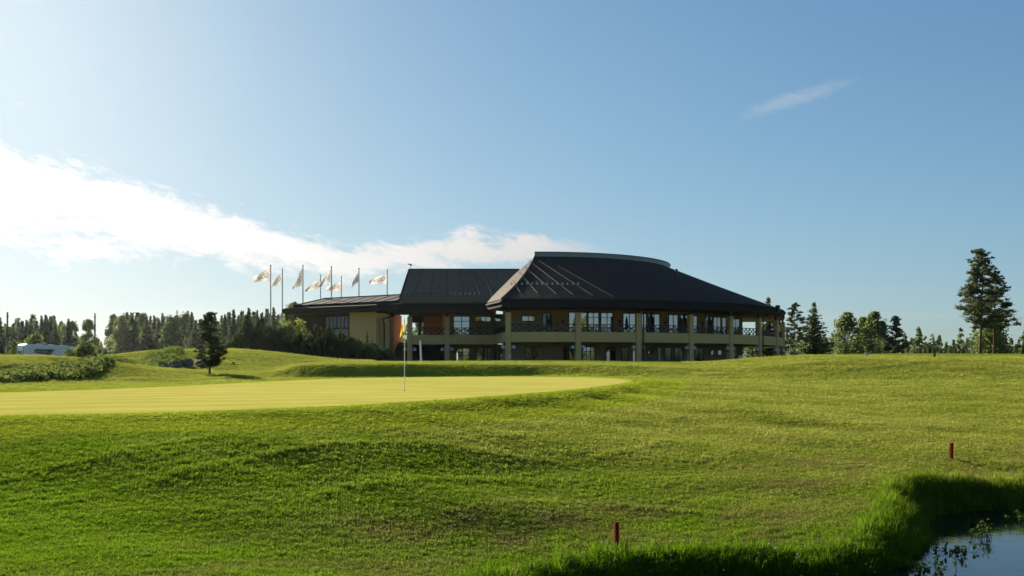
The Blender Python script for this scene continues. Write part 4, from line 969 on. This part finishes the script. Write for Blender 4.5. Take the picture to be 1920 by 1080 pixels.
def build_shrubs():
    # dark junipers in front of the left wing
    J = [juniper_mesh('juniper_bush', 2.1, 1.6, 3.6, 2600) for _ in range(3)]
    spec = [(455, 648, 'leftmost of the dark junipers before the left wing'), (470, 626, 'juniper under the leftmost flagpole'), (490, 627, 'juniper just left of the second flagpole'), (512, 628, 'juniper right below the second flagpole'),
            (535, 634, 'dark juniper below the yellow green shrub'), (556, 640, 'juniper below the dark boarded wall, left one'), (577, 641, 'juniper below the dark boarded wall, middle one'), (597, 641, 'juniper below the dark boarded wall, right one'),
            (617, 642, 'juniper below the left edge of the strip window'), (637, 648, 'juniper below the right half of the strip window'), (657, 656, 'low juniper at the left edge of the ochre wall'), (677, 661, 'low juniper in front of the ochre wall, beside the little spruce'), (697, 664, 'low juniper at the foot of the ochre column')]
    for i, (px, yt, lab) in enumerate(spec):
        yt -= (1 if 500 < px < 585 else 11); d = 104 + (i * 37 % 5) * 1.3; h = hfor(px, yt, d); p = at(px, d, -.1)
        plant('juniper_bush', p, J[i % 3], 'juniper', lab, 'bush', 'dark junipers before the left wing', (rng.uniform(1.1, 1.35), 1.1, h / 2.75), rng.uniform(0, 6.28))
    me = bush_mesh('yellow_shrub', 1.9, 1.5, 4.2, 2600, .13, .3, 12)
    d = 112; h = hfor(545, 607, d); plant('leafy_shrub', at(546, d), me, 'yshrub', 'sunlit yellow green shrub rising behind the junipers at the left wing corner', 'bush', None, (.95, .95, h / 4.0))
    me = bush_mesh('yellow_shrub', 1.6, 1.4, 3.0, 1600, .13, .3, 9); d = 113; h = hfor(572, 628, d)
    plant('leafy_shrub', at(570, d), me, 'yshrub', 'low yellow green shrub below the boarded wall', 'bush', None, (.8, .8, h / 2.9))
    d = 114; h = hfor(519, 615, d); plant('leafy_shrub', at(516, d), me, 'yshrub', 'yellow green shrub between the two leftmost flagpoles', 'bush', None, (.9, .9, h / 2.9), 2.0)
    d = 109; h = hfor(688, 622, d); tree('spruce_tree', at(688, d), spruce_meshes(h, h * .33, 16, 8, 5, .05, .2), ('bark', 'spruce'), 'little spruce in front of the ochre wall of the left wing')
    # bright rounded bushes on the bank by the motorhome
    me = bush_mesh('round_bush', 1.9, 1.6, 2.2, 2200, .12)
    for px, yt, d, lab in ((58, 630, 128, 'bright green round bush behind the motorhome roof'), (146, 648, 95, 'bright bush right of the motorhome, left of the mast'), (160, 643, 90, 'bright bush at the foot of the range mast')):
        h = hfor(px, yt, d); plant('round_bush', at(px, d), me, 'shrub', lab, 'bush', None, (h / 2.6, h / 2.6, h / 2.1), px)
    # low shrubs that cover the bank on the left: one mass
    C, U, V = [], [], []
    bx = [-300, 0, 150, 300, 345]
    for _ in range(1150):
        px = rng.uniform(-220, 335); d0 = np.interp(px, bx, [42, 45, 52, 69, 74]); d1 = np.interp(px, bx, [48, 51, 58, 79, 84])
        t_ = rng.uniform(0, .72) ** .8; d = d0 + (d1 - d0) * t_; x = pxz(px, d); z = hz(x, d); h = rng.uniform(.3, .7) * (1.0 - .85 * t_ * (px < 200)); n = 120
        if rng.uniform() < .25 and px > 310: continue
        p = rdirs(n) * rng.uniform(.3, 1, (n, 1)) * np.array([h * 1.25, h * 1.0, h * .8]); p[:, 2] = np.abs(p[:, 2])
        C.append(p + np.array([x, d, z])); u, v = orient(n); s = rng.uniform(.028, .06, (n, 1)); U.append(u * s); V.append(v * s)
    o = link_mesh('bank_shrubs', quads_mesh('bank_shrubs', *map(np.concatenate, (C, U, V))), M['shrub']); tag(o, 'low dense shrubs covering the grass bank', None, None, 'stuff')
    # boulders
    for i, (px, py, w, hh, lab) in enumerate(((304, 696, .95, .62, 'leftmost boulder of the row at the foot of the bank'), (326, 694, .95, .6, 'second boulder from the left at the foot of the bank'), (352, 692, .85, .7, 'rounded boulder left of the small pine trunk'), (382, 691, 1.3, .55, 'wide flat boulder right behind the small pine trunk'), (437, 686, .3, .2, 'tiny stone right of the boulders by the junipers'))):
        d = 70 + i * 1.2; b = MB(); n, m_ = 14, 9; P = []
        ph = rng.uniform(0, 6, 4)
        for k in range(m_ + 1):
            th = math.pi * k / m_; row = []
            for j in range(n):
                a = 2 * math.pi * j / n; q = 1 + .12 * math.sin(3 * a + ph[0]) * math.sin(2 * th + ph[1]) + .08 * math.sin(5 * a + ph[2] + 3 * th) + .05 * math.sin(9 * a + ph[3])
                row.append((w / 2 * q * math.sin(th) * math.cos(a), w / 2 * .85 * q * math.sin(th) * math.sin(a), hh * .62 * q * math.cos(th) + hh * .3))
            P.append(row)
        for k in range(m_):
            for j in range(n): b.poly([P[k][j], P[k + 1][j], P[k + 1][(j + 1) % n], P[k][(j + 1) % n]], [(0, 1, 2, 3)])
        o = b.build('boulder', M['rock']); o.location = at(px, d, -.05); tag(o, lab, 'boulder', 'boulders at the foot of the bank')
build_shrubs()

# ------------------------------------------------------------------ grass
def scatter(name, pts, rot, scl, dry, tufts, label):
    me = bpy.data.meshes.new(name); me.vertices.add(len(pts)); me.vertices.foreach_set('co', pts.astype(np.float32).ravel())
    for nm, tp, arr in (('rot', 'FLOAT_VECTOR', rot), ('scl', 'FLOAT_VECTOR', scl), ('dry', 'FLOAT', dry)):
        a = me.attributes.new(nm, tp, 'POINT'); a.data.foreach_set('vector' if tp == 'FLOAT_VECTOR' else 'value', arr.astype(np.float32).ravel())
    o = bpy.data.objects.new(name, me); COL.objects.link(o)
    g = bpy.data.node_groups.new(name, 'GeometryNodeTree')
    g.interface.new_socket('Geometry', in_out='INPUT', socket_type='NodeSocketGeometry'); g.interface.new_socket('Geometry', in_out='OUTPUT', socket_type='NodeSocketGeometry')
    t = NT(g); gi = t.add('NodeGroupInput'); go = t.add('NodeGroupOutput')
    j = t.add('GeometryNodeJoinGeometry')
    for q in tufts:
        oi = t.add('GeometryNodeObjectInfo'); oi.inputs['Object'].default_value = q; oi.inputs['As Instance'].default_value = True; t.l.new(oi.outputs['Geometry'], j.inputs[0])
    def na(n_, tp): a = t.add('GeometryNodeInputNamedAttribute', data_type=tp); a.inputs['Name'].default_value = n_; return a.outputs[0]
    ip = t.add('GeometryNodeInstanceOnPoints'); t.l.new(gi.outputs[0], ip.inputs['Points']); t.l.new(j.outputs[0], ip.inputs['Instance']); ip.inputs['Pick Instance'].default_value = True
    t.l.new(na('rot', 'FLOAT_VECTOR'), ip.inputs['Rotation']); t.l.new(na('scl', 'FLOAT_VECTOR'), ip.inputs['Scale'])
    t.l.new(ip.outputs[0], go.inputs[0])
    md = o.modifiers.new('scatter', 'NODES'); md.node_group = g
    return tag(o, label, None, None, 'stuff')
def tuft(name, n, spread, h, w, bend, mat):
    P = []
    for i in range(n):
        a, b_ = rng.uniform(0, 6.283, 2); r = spread * math.sqrt(rng.uniform()); p = np.array([r * math.cos(a), r * math.sin(a), -.01 * h])
        d = np.array([math.cos(b_), math.sin(b_), 0]); s = np.array([-d[1], d[0], 0]) * w * rng.uniform(.7, 1.2); hh = h * rng.uniform(.5, 1.15); k = bend * rng.uniform(.2, 1.2) * hh
        m1 = p + d * k * .35 + np.array([0, 0, hh * .6]); tp = p + d * k + np.array([0, 0, hh * (1 - .25 * bend)])
        P += [[p - s, p + s, m1 + s * .7], [p - s, m1 + s * .7, m1 - s * .7], [m1 - s * .7, m1 + s * .7, tp]]
    me = tris_mesh(name, np.array(P)); me.materials.append(M[mat]); return bpy.data.objects.new(name, me)
def fbm(x, y, s):
    return (np.sin(s * x + 1.3 * np.sin(.7 * s * y)) * np.sin(s * 1.3 * y + 1.1 * np.sin(.6 * s * x + 2)) + .5 * np.sin(2.3 * s * x - 1.9 * s * y + np.sin(1.7 * s * x)))
def build_grass():
    T = [tuft('lawn_tuft', 16, .055, .042, .0028, .9, 'grassblade') for _ in range(4)]
    N = 960000
    d = np.exp(rng.uniform(math.log(6.6), math.log(100), N)); w_ = .66 + .5 * sst(30, 9, d); u = rng.uniform(-1, 1, N) * w_; x = u * d; y = d
    sg = gi_(SGG, x, y); sp = gi_(SPG, x, y); px_ = 960 + F * x / y; k = (sg < -.05) & (sp < .12) & ((d < 46) | ((px_ > 700) & (d < 64)) | ((px_ > 1280) & (d < 72)) | (px_ < 700)); x, y, d, sg, sp = (q[k] for q in (x, y, d, sg, sp))
    z = gi_(ZZ, x, y); n = len(x)
    apron = sst(-2.6, -1.9, sg); dry = np.clip(dry_mask(x, y) * rng.uniform(.3, 1.25, n) + (rng.uniform(0, 1, n) < .03) * .5, 0, 1)
    q_ = -sp + .35 * np.sin(.55 * x + .3 * y) + .18 * np.sin(1.3 * x - .7 * y + 1); ph_ = (q_ / 1.55) % 1.0                       # uncut ridges left between mower passes
    rows = 1.3 * np.exp(-((ph_ - .5) / .08) ** 2) * np.clip(.35 + .75 * fbm(x * .35, y * .5, 1.0), 0, 1) * sst(1.2, 2.2, -sp) * sst(24, 17, y) * (1 - apron)
    hgtv = (1 - .55 * apron) * (.8 + .30 * fbm(x * .6, y * 1.3, 1.4)) * (1 + .30 * fbm(x, y * 1.2, 8.5) * (1 - apron)) * (1 + .95 * rows) * rng.uniform(.55, 1.4, n) * (1 - .35 * dry)
    wid = (d / 11) ** .62
    scl = np.c_[wid, wid, np.clip(hgtv, .15, 2.0) * np.clip((d / 14) ** .15, .9, 1.2)]
    rot = np.c_[rng.normal(0, .18, n), rng.normal(0, .18, n), rng.uniform(0, 6.283, n)]
    dry = np.where(apron > .5, -1.0, dry)
    scatter('mown_grass', np.c_[x, y, z], rot, scl, dry, T, 'short mown grass on the slope')
    # long grass along the pond bank
    T2 = [tuft('bank_tuft', 26, .10, .22, .0045, .9, 'tallgrass') for _ in range(4)]
    seg = np.r_[POND, POND[:1]]; L = np.r_[0, np.cumsum(np.hypot(*np.diff(seg, axis=0).T))]
    N = 26000; q = rng.uniform(0, L[-1], N); bx, by = np.interp(q, L, seg[:, 0]), np.interp(q, L, seg[:, 1])
    off = rng.normal(0, .28, (N, 2)); x, y = bx + off[:, 0], by + off[:, 1]
    s = gi_(SPG, x, y); k = (s > -.34) & (s < .45) & (y > 9) & (x < 18); x, y, s, q = x[k], y[k], s[k], q[k]; z = gi_(ZZ, x, y); k = z > -.12; x, y, z, s, q = x[k], y[k], z[k], s[k], q[k]; n = len(x)
    hh = (.74 + .38 * np.sin(2.1 * q) * np.sin(.83 * q + 1) + .30 * np.sin(5.3 * q + 1.5 * np.sin(1.1 * q)) + .9 * (np.sin(3.7 * q + 2) > .93)) * rng.uniform(.5, 1.4, n) * (1.12 - .9 * np.clip(-s, 0, .4)) * (1 + .55 * np.exp(-((x - 7.4) / 1.3) ** 2 - ((y - 17.9) / 1.4) ** 2))
    scl = np.c_[np.ones(n), np.ones(n), np.clip(hh * .8, .25, 1.7)]; rot = np.c_[rng.normal(0, .25, n), rng.normal(0, .25, n), rng.uniform(0, 6.283, n)]
    scatter('bank_grass', np.c_[x, y, z], rot, scl, (rng.uniform(0, 1, n) < .06) * .7, T2, 'long grass along the pond bank')
build_grass()

# ------------------------------------------------------------------ things on the course
def build_props():
    # pin with yellow flag
    gx, gy = on_green(758.5, 733); gz = float(gplane(gx, gy)) + .012
    o = root('golf_pin', (gx, gy, gz), 'white flagstick with a limp yellow flag on the putting green', 'golf flag')
    MB().tube([(gx, gy, gz - .1), (gx, gy, gz + 2.16)], 0.011, 8).build('stick', M['white'], o)
    MB().lathe((gx, gy, gz + .001), [(0.054, 0), (0.054, .004), (.02, .004)], 16).build('cup', M['void'], o)
    P = []
    for i in range(9):
        u = i / 8; row = []
        for j in range(9):
            v = j / 8; fold = .035 * math.sin(9 * u + 2.2 * v) * u ** .6
            row.append(Vector((gx - .012 - .085 * u ** .8 * (1 + .25 * v) - .03 * u * v, gy - .01 + fold + .05 * u, gz + 2.14 - .06 * u - .34 * v - .17 * u ** 1.3)))
        P.append(row)
    MB().grid(P).build('flag', M['yellowflag'], o, True)
    # red hazard stakes
    for px, d, h, w, lab in ((1156, 12.7, .39, .052, 'red stake in the long grass at the near pond bank'), (1784, 22.0, .37, .06, 'red stake at the bend of the pond on the right')):
        p = at(px, d, 0); b = MB(); b.box((p.x, p.y, p.z + h / 2 - .08), (w, w, h + .16), .35 if px < 1500 else .45, .006); b.poly([], [])
        o = b.build('hazard_stake', M['red']); tag(o, lab, 'stake', 'red hazard stakes'); o.rotation_euler = (0, 0, 0)
    # white post before the undercroft, tee markers on the ridge
    p = at(789, 96, 0); o = root('white_post', p, 'thin white post leaning before the dark undercroft', 'post'); MB().tube([p + Vector((.05, 0, -.1)), p + Vector((-.05, 0, 2.2))], [.10, .075], 8).build('shaft', M['white'], o); MB().sphere(p + Vector((-.052, 0, 2.2)), .078, 8, 6).build('cap', M['white'], o)
    p = at(1626, 64.5, 0); o = root('tee_sign', p, 'small grey tee sign on the crest of the right mound', 'sign'); MB().box(p + Vector((0, 0, .24)), (.30, .06, .17), .2, .01).build('board', M['gutter'], o); MB().bar(p + Vector((-.1, 0, -.05)), p + Vector((-.1, 0, .2)), .03).build('leg', M['grey_wood'], o); MB().bar(p + Vector((.1, .02, -.05)), p + Vector((.1, .02, .2)), .03).build('leg', M['grey_wood'], o)
    p = at(1752, 66, 0); o = root('litter_bin', p, 'small dark bin on the crest left of the tall pine', 'bin'); MB().lathe(p + Vector((0, 0, -.03)), [(.08, 0), (.09, .20), (.10, .21), (.10, .23)], 12).build('drum', M['black'], o); MB().lathe(p + Vector((0, 0, .203)), [(.105, 0), (.09, .03), (.03, .045)], 12).build('lid', M['charcoal'], o)
    # masts and lamps on the left
    for px, yt, d, r, lab in ((14, 586, 120, .14, 'grey range mast left of the motorhome'), (178, 588, 126, .13, 'grey range mast right of the motorhome'), (332, 582, 170, .12, 'far grey mast in front of the forest edge')):
        p = at(px, d, -.2); h = hfor(px, yt, d) + .2; o = root('range_mast', p, lab, 'mast', 'range net masts')
        MB().tube([p, p + Vector((0, 0, h))], [r, r * .7], 8).build('shaft', M['grey_wood'], o); MB().bar(p + Vector((-.22, 0, h - .5)), p + Vector((.22, 0, h - .5)), .06).build('cross_arm', M['grey_wood'], o)
    for px, yt, d, s_, lab in ((250, 586, 135, 1, 'black lamp post with twin floodlights before the birches'), (25, 628, 118, -1, 'short dark lamp post behind the motorhome'), (1482, 627, 185, -1, 'thin street lamp just right of the clubhouse')):
        p = at(px, d, -.2); h = hfor(px, yt, d) + .2; o = root('lamp_post', p, lab, 'lamp post')
        MB().tube([p, p + Vector((0, 0, h))], [.08, .055], 8).build('pole', M['black'], o)
        MB().bar(p + Vector((0, 0, h - .08)), p + Vector((s_ * .75, 0, h - .05)), .06).build('arm', M['black'], o)
        MB().box(p + Vector((s_ * .6, 0, h - .18)), (.5, .35, .22), 0, .03).box(p + Vector((s_ * .55, 0, h - .5 if px == 250 else h - .2)), (.42, .3, .2)).build('lamp_head', M['black'], o)
build_props()

def build_flags():
    spec = [(507.5, 499, 503, 527, 474, 518, 529, 'white flag on the leftmost pole, spread wide'), (529.5, 505, 511, 532, 502, 533, 541, 'white flag on the second pole from the left'), (568, 499, 503, 535, 546, 537, 543, 'steeply drooping cream flag on the third pole from the left'),
            (601, 516, 521, 541, 572, 543, 547, 'white flag on the shorter fourth pole, behind the left wing'), (621.5, 501, 505, 528, 596, 536, 540, 'drooping flag on the tall fifth pole, behind the left wing'), (640, 520, 528, 545, 610, 539, 545, 'cream flag on the shortest pole behind the left wing'),
            (673, 504, 510, 529, 655, 537, 541, 'narrow furled flag on the second pole from the right'), (726, 507, 511, 532, 693, 526, 533, 'white flag on the rightmost pole beside the pitched roof')]
    cu = bpy.data.curves.new('t', 'FONT'); cu.body = 'GOLF'; cu.size = 1.0; to = bpy.data.objects.new('t', cu); COL.objects.link(to)
    dg = bpy.context.evaluated_depsgraph_get(); tm = bpy.data.meshes.new_from_object(to.evaluated_get(dg)); bpy.data.objects.remove(to)
    import bmesh
    bm = bmesh.new(); bm.from_mesh(tm)
    for _ in range(2): bmesh.ops.subdivide_edges(bm, edges=[e for e in bm.edges if e.calc_length() > .18], cuts=1)
    bmesh.ops.triangulate(bm, faces=bm.faces); tv = np.array([v.co[:] for v in bm.verts]); tf = [tuple(v.index for v in f.verts) for f in bm.faces]; bm.free()
    mn, mx = tv.min(0), tv.max(0); tu = (tv[:, 0] - mn[0]) / (mx[0] - mn[0]); tw = (tv[:, 1] - mn[1]) / (mx[1] - mn[1])
    for i, (px, yt, h0, h1, fx, f0, f1, lab) in enumerate(spec):
        d = 14.6 * F / (HY - yt); p = at(px, d, -.2); top = EYE + (HY - yt) / F * d; s = d / F
        o = root('flagpole', p, lab.replace('flag on', 'flag flying from') + '', 'flagpole', 'flagpoles beside the clubhouse')
        MB().tube([p, (p.x, p.y, p.z + 5), (p.x, p.y, top)], [.13, .105, .075], 10).build('pole', M['pole'], o)
        MB().sphere((p.x, p.y, top + .08), .11, 8, 6).build('finial', M['gutter'], o)
        z = lambda y_: EYE + (HY - y_) / F * d
        W_ = (px - fx) * s; L = 2.7; dep = math.sqrt(max(.1, L * L - W_ * W_ - ((f0 + f1 - h0 - h1) / 2 * s) ** 2)); ph = 1.3 * i
        nrm = Vector((dep, -W_, 0)).normalized()
        if nrm.y > 0: nrm = -nrm
        def S(u, v):
            q = (u + .12 * math.sin(math.pi * u)) ; x = p.x - .09 - W_ * u; y = p.y + dep * u
            zz = (z(h0) + (z(f0) - z(h0)) * u ** 1.05) * (1 - v) + (z(h1) + (z(f1) - z(h1)) * u ** 1.6) * v
            w = .26 * u ** .7 * math.sin(7.5 * u - 2.6 * v + ph) + .16 * u * math.sin(13 * u + 4.4 * v + ph)
            return Vector((x, y, zz)) + nrm * w + Vector((0, 0, .05 * math.sin(9 * u + ph) * u))
        P = [[S(a / 22, b_ / 10) for b_ in range(11)] for a in range(23)]
        fl = MB().grid(P).build('flag', M['flag'], o, True)
        for side in (-1, 1):
            b = MB(); b.v = [tuple(S(.10 + .66 * float(a), .70 - .40 * float(c)) + nrm * .02 * side) for a, c in zip(tu, tw)]; b.f = list(tf); b.build('lettering', M['flagtext'], fl)
build_flags()

def build_van():
    d = 104.0; p = at(38, d, 0); ang = R(46); fw = Vector((math.cos(ang), math.sin(ang), 0)); sd_ = Vector((math.sin(ang), -math.cos(ang), 0)); up = Vector((0, 0, 1))
    p = Vector((p.x, p.y, EYE + (HY - 645) / F * d - 2.95))
    o = root('motorhome', p, 'white motorhome parked behind the shrub bank on the left', 'motorhome')
    def T(x, y, z): return p + fw * x + sd_ * y + up * z          # x forward, y towards the camera side
    prof = [(0, .45), (.0, 2.6), (.10, 2.85), (.3, 2.95), (4.9, 2.80), (5.7, 2.62), (6.25, 2.2), (6.75, 1.35), (6.95, .95), (6.95, .45)]
    n = len(prof); b = MB()
    def shell(k, y): return [T(3.4 + (x - 3.4) * k, y, .45 + (z - .45) * (k if z > 2 else 1)) for x, z in prof]
    L = [shell(.985, -1.13), shell(1, -1.05), shell(1, 1.05), shell(.985, 1.13)]
    pts = [q for r_ in L for q in r_]; f = [tuple(range(n)), tuple(3 * n + k for k in range(n - 1, -1, -1))]
    for k in range(3):
        for i in range(n): f.append((k * n + i, (k + 1) * n + i, (k + 1) * n + (i + 1) % n, k * n + (i + 1) % n))
    b.poly(pts, f); b.build('body', M['vanwhite'], o)
    def sidepoly(name, poly, mat, y=1.145, th=.03):
        c = MB(); a = [T(x, y, z) for x, z in poly]; e = [T(x, y - th, z) for x, z in poly]; m_ = len(poly)
        c.poly(a + e, [tuple(range(m_)), tuple(range(2 * m_ - 1, m_ - 1, -1))] + [(i, m_ + i, m_ + (i + 1) % m_, (i + 1) % m_) for i in range(m_)]); return c.build(name, mat, o)
    sidepoly('side_window', [(1.0, 2.05), (1.0, 2.35), (1.2, 2.45), (3.1, 2.40), (2.65, 1.8), (1.35, 1.95)], M['glassdark'])
    sidepoly('cab_window', [(4.55, 1.55), (4.55, 2.15), (5.7, 2.15), (6.25, 1.55)], M['glassdark'])
    sidepoly('side_door', [(3.3, .6), (3.3, 2.35), (4.1, 2.35), (4.1, .6)], M['vanwhite'], 1.142)
    sidepoly('stripe', [(.1, 1.55), (.1, 1.70), (4.5, 1.40), (4.5, 1.18)], M['vangrey'], 1.141)
    for y0 in (-1.0, .82):
        c = MB(); c.hexa([T(-.03, y0, .6), T(.01, y0, .6), T(.01, y0 + .18, .6), T(-.03, y0 + .18, .6), T(-.03, y0, 2.6), T(.01, y0, 2.6), T(.01, y0 + .18, 2.6), T(-.03, y0 + .18, 2.6)]); c.build('rear_pillar', M['vangrey'], o)
    c = MB(); c.hexa([T(-.035, -.6, 1.6), T(.01, -.6, 1.6), T(.01, .6, 1.6), T(-.035, .6, 1.6), T(-.035, -.6, 2.25), T(.01, -.6, 2.25), T(.01, .6, 2.25), T(-.035, .6, 2.25)]); c.build('rear_window', M['glass'], o)
    c = MB(); c.poly([T(6.27, -.98, 2.2), T(6.77, -.98, 1.36), T(6.77, .98, 1.36), T(6.27, .98, 2.2)], [(0, 1, 2, 3)]); c.build('windscreen', M['glassdark'], o)
    for x, w in ((1.6, .5), (2.9, .4), (4.1, .6)):
        c = MB(); h = 2.94 - .033 * x; c.hexa([T(x, -.3, h - .08), T(x + w, -.3, h - .1), T(x + w, .3, h - .1), T(x, .3, h - .08), T(x + .04, -.26, h + .12), T(x + w - .04, -.26, h + .1), T(x + w - .04, .26, h + .1), T(x + .04, .26, h + .12)]); c.build('skylight', M['white'], o)
    c = MB(); c.hexa([T(6.2, 1.15, 1.6), T(6.4, 1.15, 1.6), T(6.4, 1.4, 1.6), T(6.2, 1.4, 1.6), T(6.2, 1.15, 2.05), T(6.4, 1.15, 2.05), T(6.4, 1.4, 2.05), T(6.2, 1.4, 2.05)]); c.build('mirror', M['black'], o)
    for x in (1.5, 5.7):
        for y in (-.95, .95):
            w = MB().tube([T(x, y - .12, .34), T(x, y + .12, .34)], .34, 18).build('wheel', M['tyre'], o); MB().tube([T(x, y - .125, .34), T(x, y + .125, .34)], .2, 14).build('rim', M['gutter'], w)
build_van()

def build_terrace():
    # closed parasols on the balcony
    for px, r, hgt_, lab in ((1032, 35.0, 2.45, 'closed dark parasol on the balcony beside the dark doors'), (1219, 35.0, 2.4, 'closed dark parasol on the balcony right of the middle downpipe'), (1276, 35.0, 2.2, 'closed dark parasol on the balcony left of a column')):
        q = arc(th_of(px, r), r, FL2 - .045); o = root('closed_parasol', q, lab, 'parasol', 'closed parasols on the balcony')
        MB().tube([q, q + Vector((0, 0, hgt_))], .03, 6).build('pole', M['black'], o); MB().box(q + Vector((0, 0, .04)), (.5, .5, .08), .3, .01).build('base', M['charcoal'], o)
        MB().lathe(q + Vector((0, 0, .75)), [(.16, 0), (.24, .12), (.20, .55), (.15, 1.1), (.06, hgt_ - .85)], 9).build('canopy', M['charcoal'], o)
    # lounge chairs under the balcony at the right
    for px, mat, lab, rz in ((1377, 'bluefabric', 'teal lounge chair on the ground floor terrace, left of a white one', .3), (1389, 'white', 'white lounge chair on the ground floor terrace at the right', -.2)):
        q = arc(th_of(px, 35.2), 35.2, FL); q.z = max(FL, hz(q.x, q.y)); o = root('lounge_chair', q, lab, 'chair'); c_, s_ = math.cos(rz), math.sin(rz)
        def T(x, y, z): return q + Vector((x * c_ - y * s_, x * s_ + y * c_, z))
        b = MB(); b.hexa([T(-.3, -.35, .36), T(.3, -.35, .36), T(.3, .25, .30), T(-.3, .25, .30), T(-.3, -.35, .42), T(.3, -.35, .42), T(.3, .25, .36), T(-.3, .25, .36)]); b.build('seat', M[mat], o)
        b = MB(); b.hexa([T(-.3, .22, .34), T(.3, .22, .34), T(.3, .28, .34), T(-.3, .28, .34), T(-.26, .50, 1.05), T(.26, .50, 1.05), T(.26, .55, 1.05), T(-.26, .55, 1.05)]); b.build('backrest', M[mat], o)
        for x in (-.3, .3):
            MB().bar(T(x, -.38, .60), T(x, .4, .56), .09, .04).build('armrest', M[mat], o)
            for y in (-.34, .26): MB().bar(T(x, y, 0), T(x, y, .58), .05).build('leg', M[mat], o)
    for px, lab in ((1134, 'low dark table on the ground floor terrace left of a window'), (1219, 'low dark table on the ground floor terrace below a small window'), (1262, 'low dark table on the ground floor terrace before the dark doors')):
        q = arc(th_of(px, 35.0), 35.0, FL); o = root('terrace_table', q, lab, 'table', 'dark terrace tables'); MB().lathe(q + Vector((0, 0, .70)), [(.45, 0), (.46, .02), (.46, .04), (.44, .05)], 16).build('table_top', M['charcoal'], o)
        MB().lathe(q, [(.28, 0), (.28, .03), (.05, .06), (.04, .70)], 10).build('pedestal', M['black'], o)
    c = [k for k in CLUB.children if k.name.startswith('column')][0]
    q = arc(-6.4 + .3, 36.42); MB().box((q.x, q.y, 3.95), (.16, .03, .55), R(-6.4)).build('notice', M['white'], c)
build_terrace()

def build_pond_plants():
    rs = np.random.default_rng(11)
    def leafy(px, py, n, h, lab, spread=.25):
        d = EYE * F / (py - HY); q = Vector((pxz(px, d), d, 0.0)); o = root('water_plant', q, lab, 'water plant')
        st = MB(); lf = MB()
        for i in range(n):
            a = rs.uniform(0, 6.28); r = spread * math.sqrt(rs.uniform()); b0 = q + Vector((r * math.cos(a), r * math.sin(a), -.08)); lean = Vector((rs.normal(0, .18), rs.normal(0, .18), 1)).normalized(); hh = h * rs.uniform(.5, 1.1); tip = b0 + lean * hh
            st.tube([b0, (b0 + tip) / 2 + Vector((rs.normal(0, .01), rs.normal(0, .01), 0)), tip], [.005, .004, .002], 5)
            for k in range(6):
                c = b0 + lean * hh * rs.uniform(.35, 1.0); e = Vector((rs.normal(), rs.normal(), rs.uniform(.1, .8))).normalized(); w = e.cross(Vector((0, 0, 1))).normalized(); L = rs.uniform(.05, .10)
                lf.poly([c, c + e * L * .5 + w * L * .28, c + e * L, c + e * L * .5 - w * L * .28], [(0, 1, 2, 3)])
        st.build('stems', M['waterleaf'], o); lf.build('leaves', M['waterleaf'], o)
    leafy(1842, 1008, 16, .36, 'leafy plant standing in the open pond water', .16)
    leafy(1790, 1035, 22, .22, 'low leafy plant at the pond edge under the bank', .34)
    leafy(1745, 1070, 24, .20, 'low leafy plant at the pond edge in the lower right corner', .36)
    leafy(1900, 975, 10, .2, 'small leafy plant at the far pond edge on the right', .3)
    # small pale flowers dotted in the long bank grass: one scatter of specks
    b = MB()
    for i in range(90):
        px = rs.uniform(1000, 1720); t_ = rs.uniform(-.1, .35); k = rs.integers(14, 44); bp = POND[k] + rs.normal(0, .18, 2); z = hz(*bp) + rs.uniform(.08, .26); r = rs.uniform(.006, .013)
        b.sphere((bp[0], bp[1], z), r, 6, 4)
    o = b.build('bank_flowers', M['petal']); tag(o, 'tiny pale flowers in the bank grass', None, None, 'stuff')
build_pond_plants()

# ------------------------------------------------------------------ thin morning haze, brightest towards the sun
def build_haze():
    m, t, o = new_mat('thin_haze')
    v = t.add('ShaderNodeVolumePrincipled', ins={'Color': (0.93, 0.96, 1.0, 1), 'Density': 0.000028, 'Anisotropy': 0.8})
    t.l.new(v.outputs[0], o.inputs['Volume'])
    b = MB().box((0, 0, 13.0), (9000, 9000, 30.0))
    h = b.build('haze', m); tag(h, 'thin bright haze over the course', None, None, 'stuff')
build_haze()
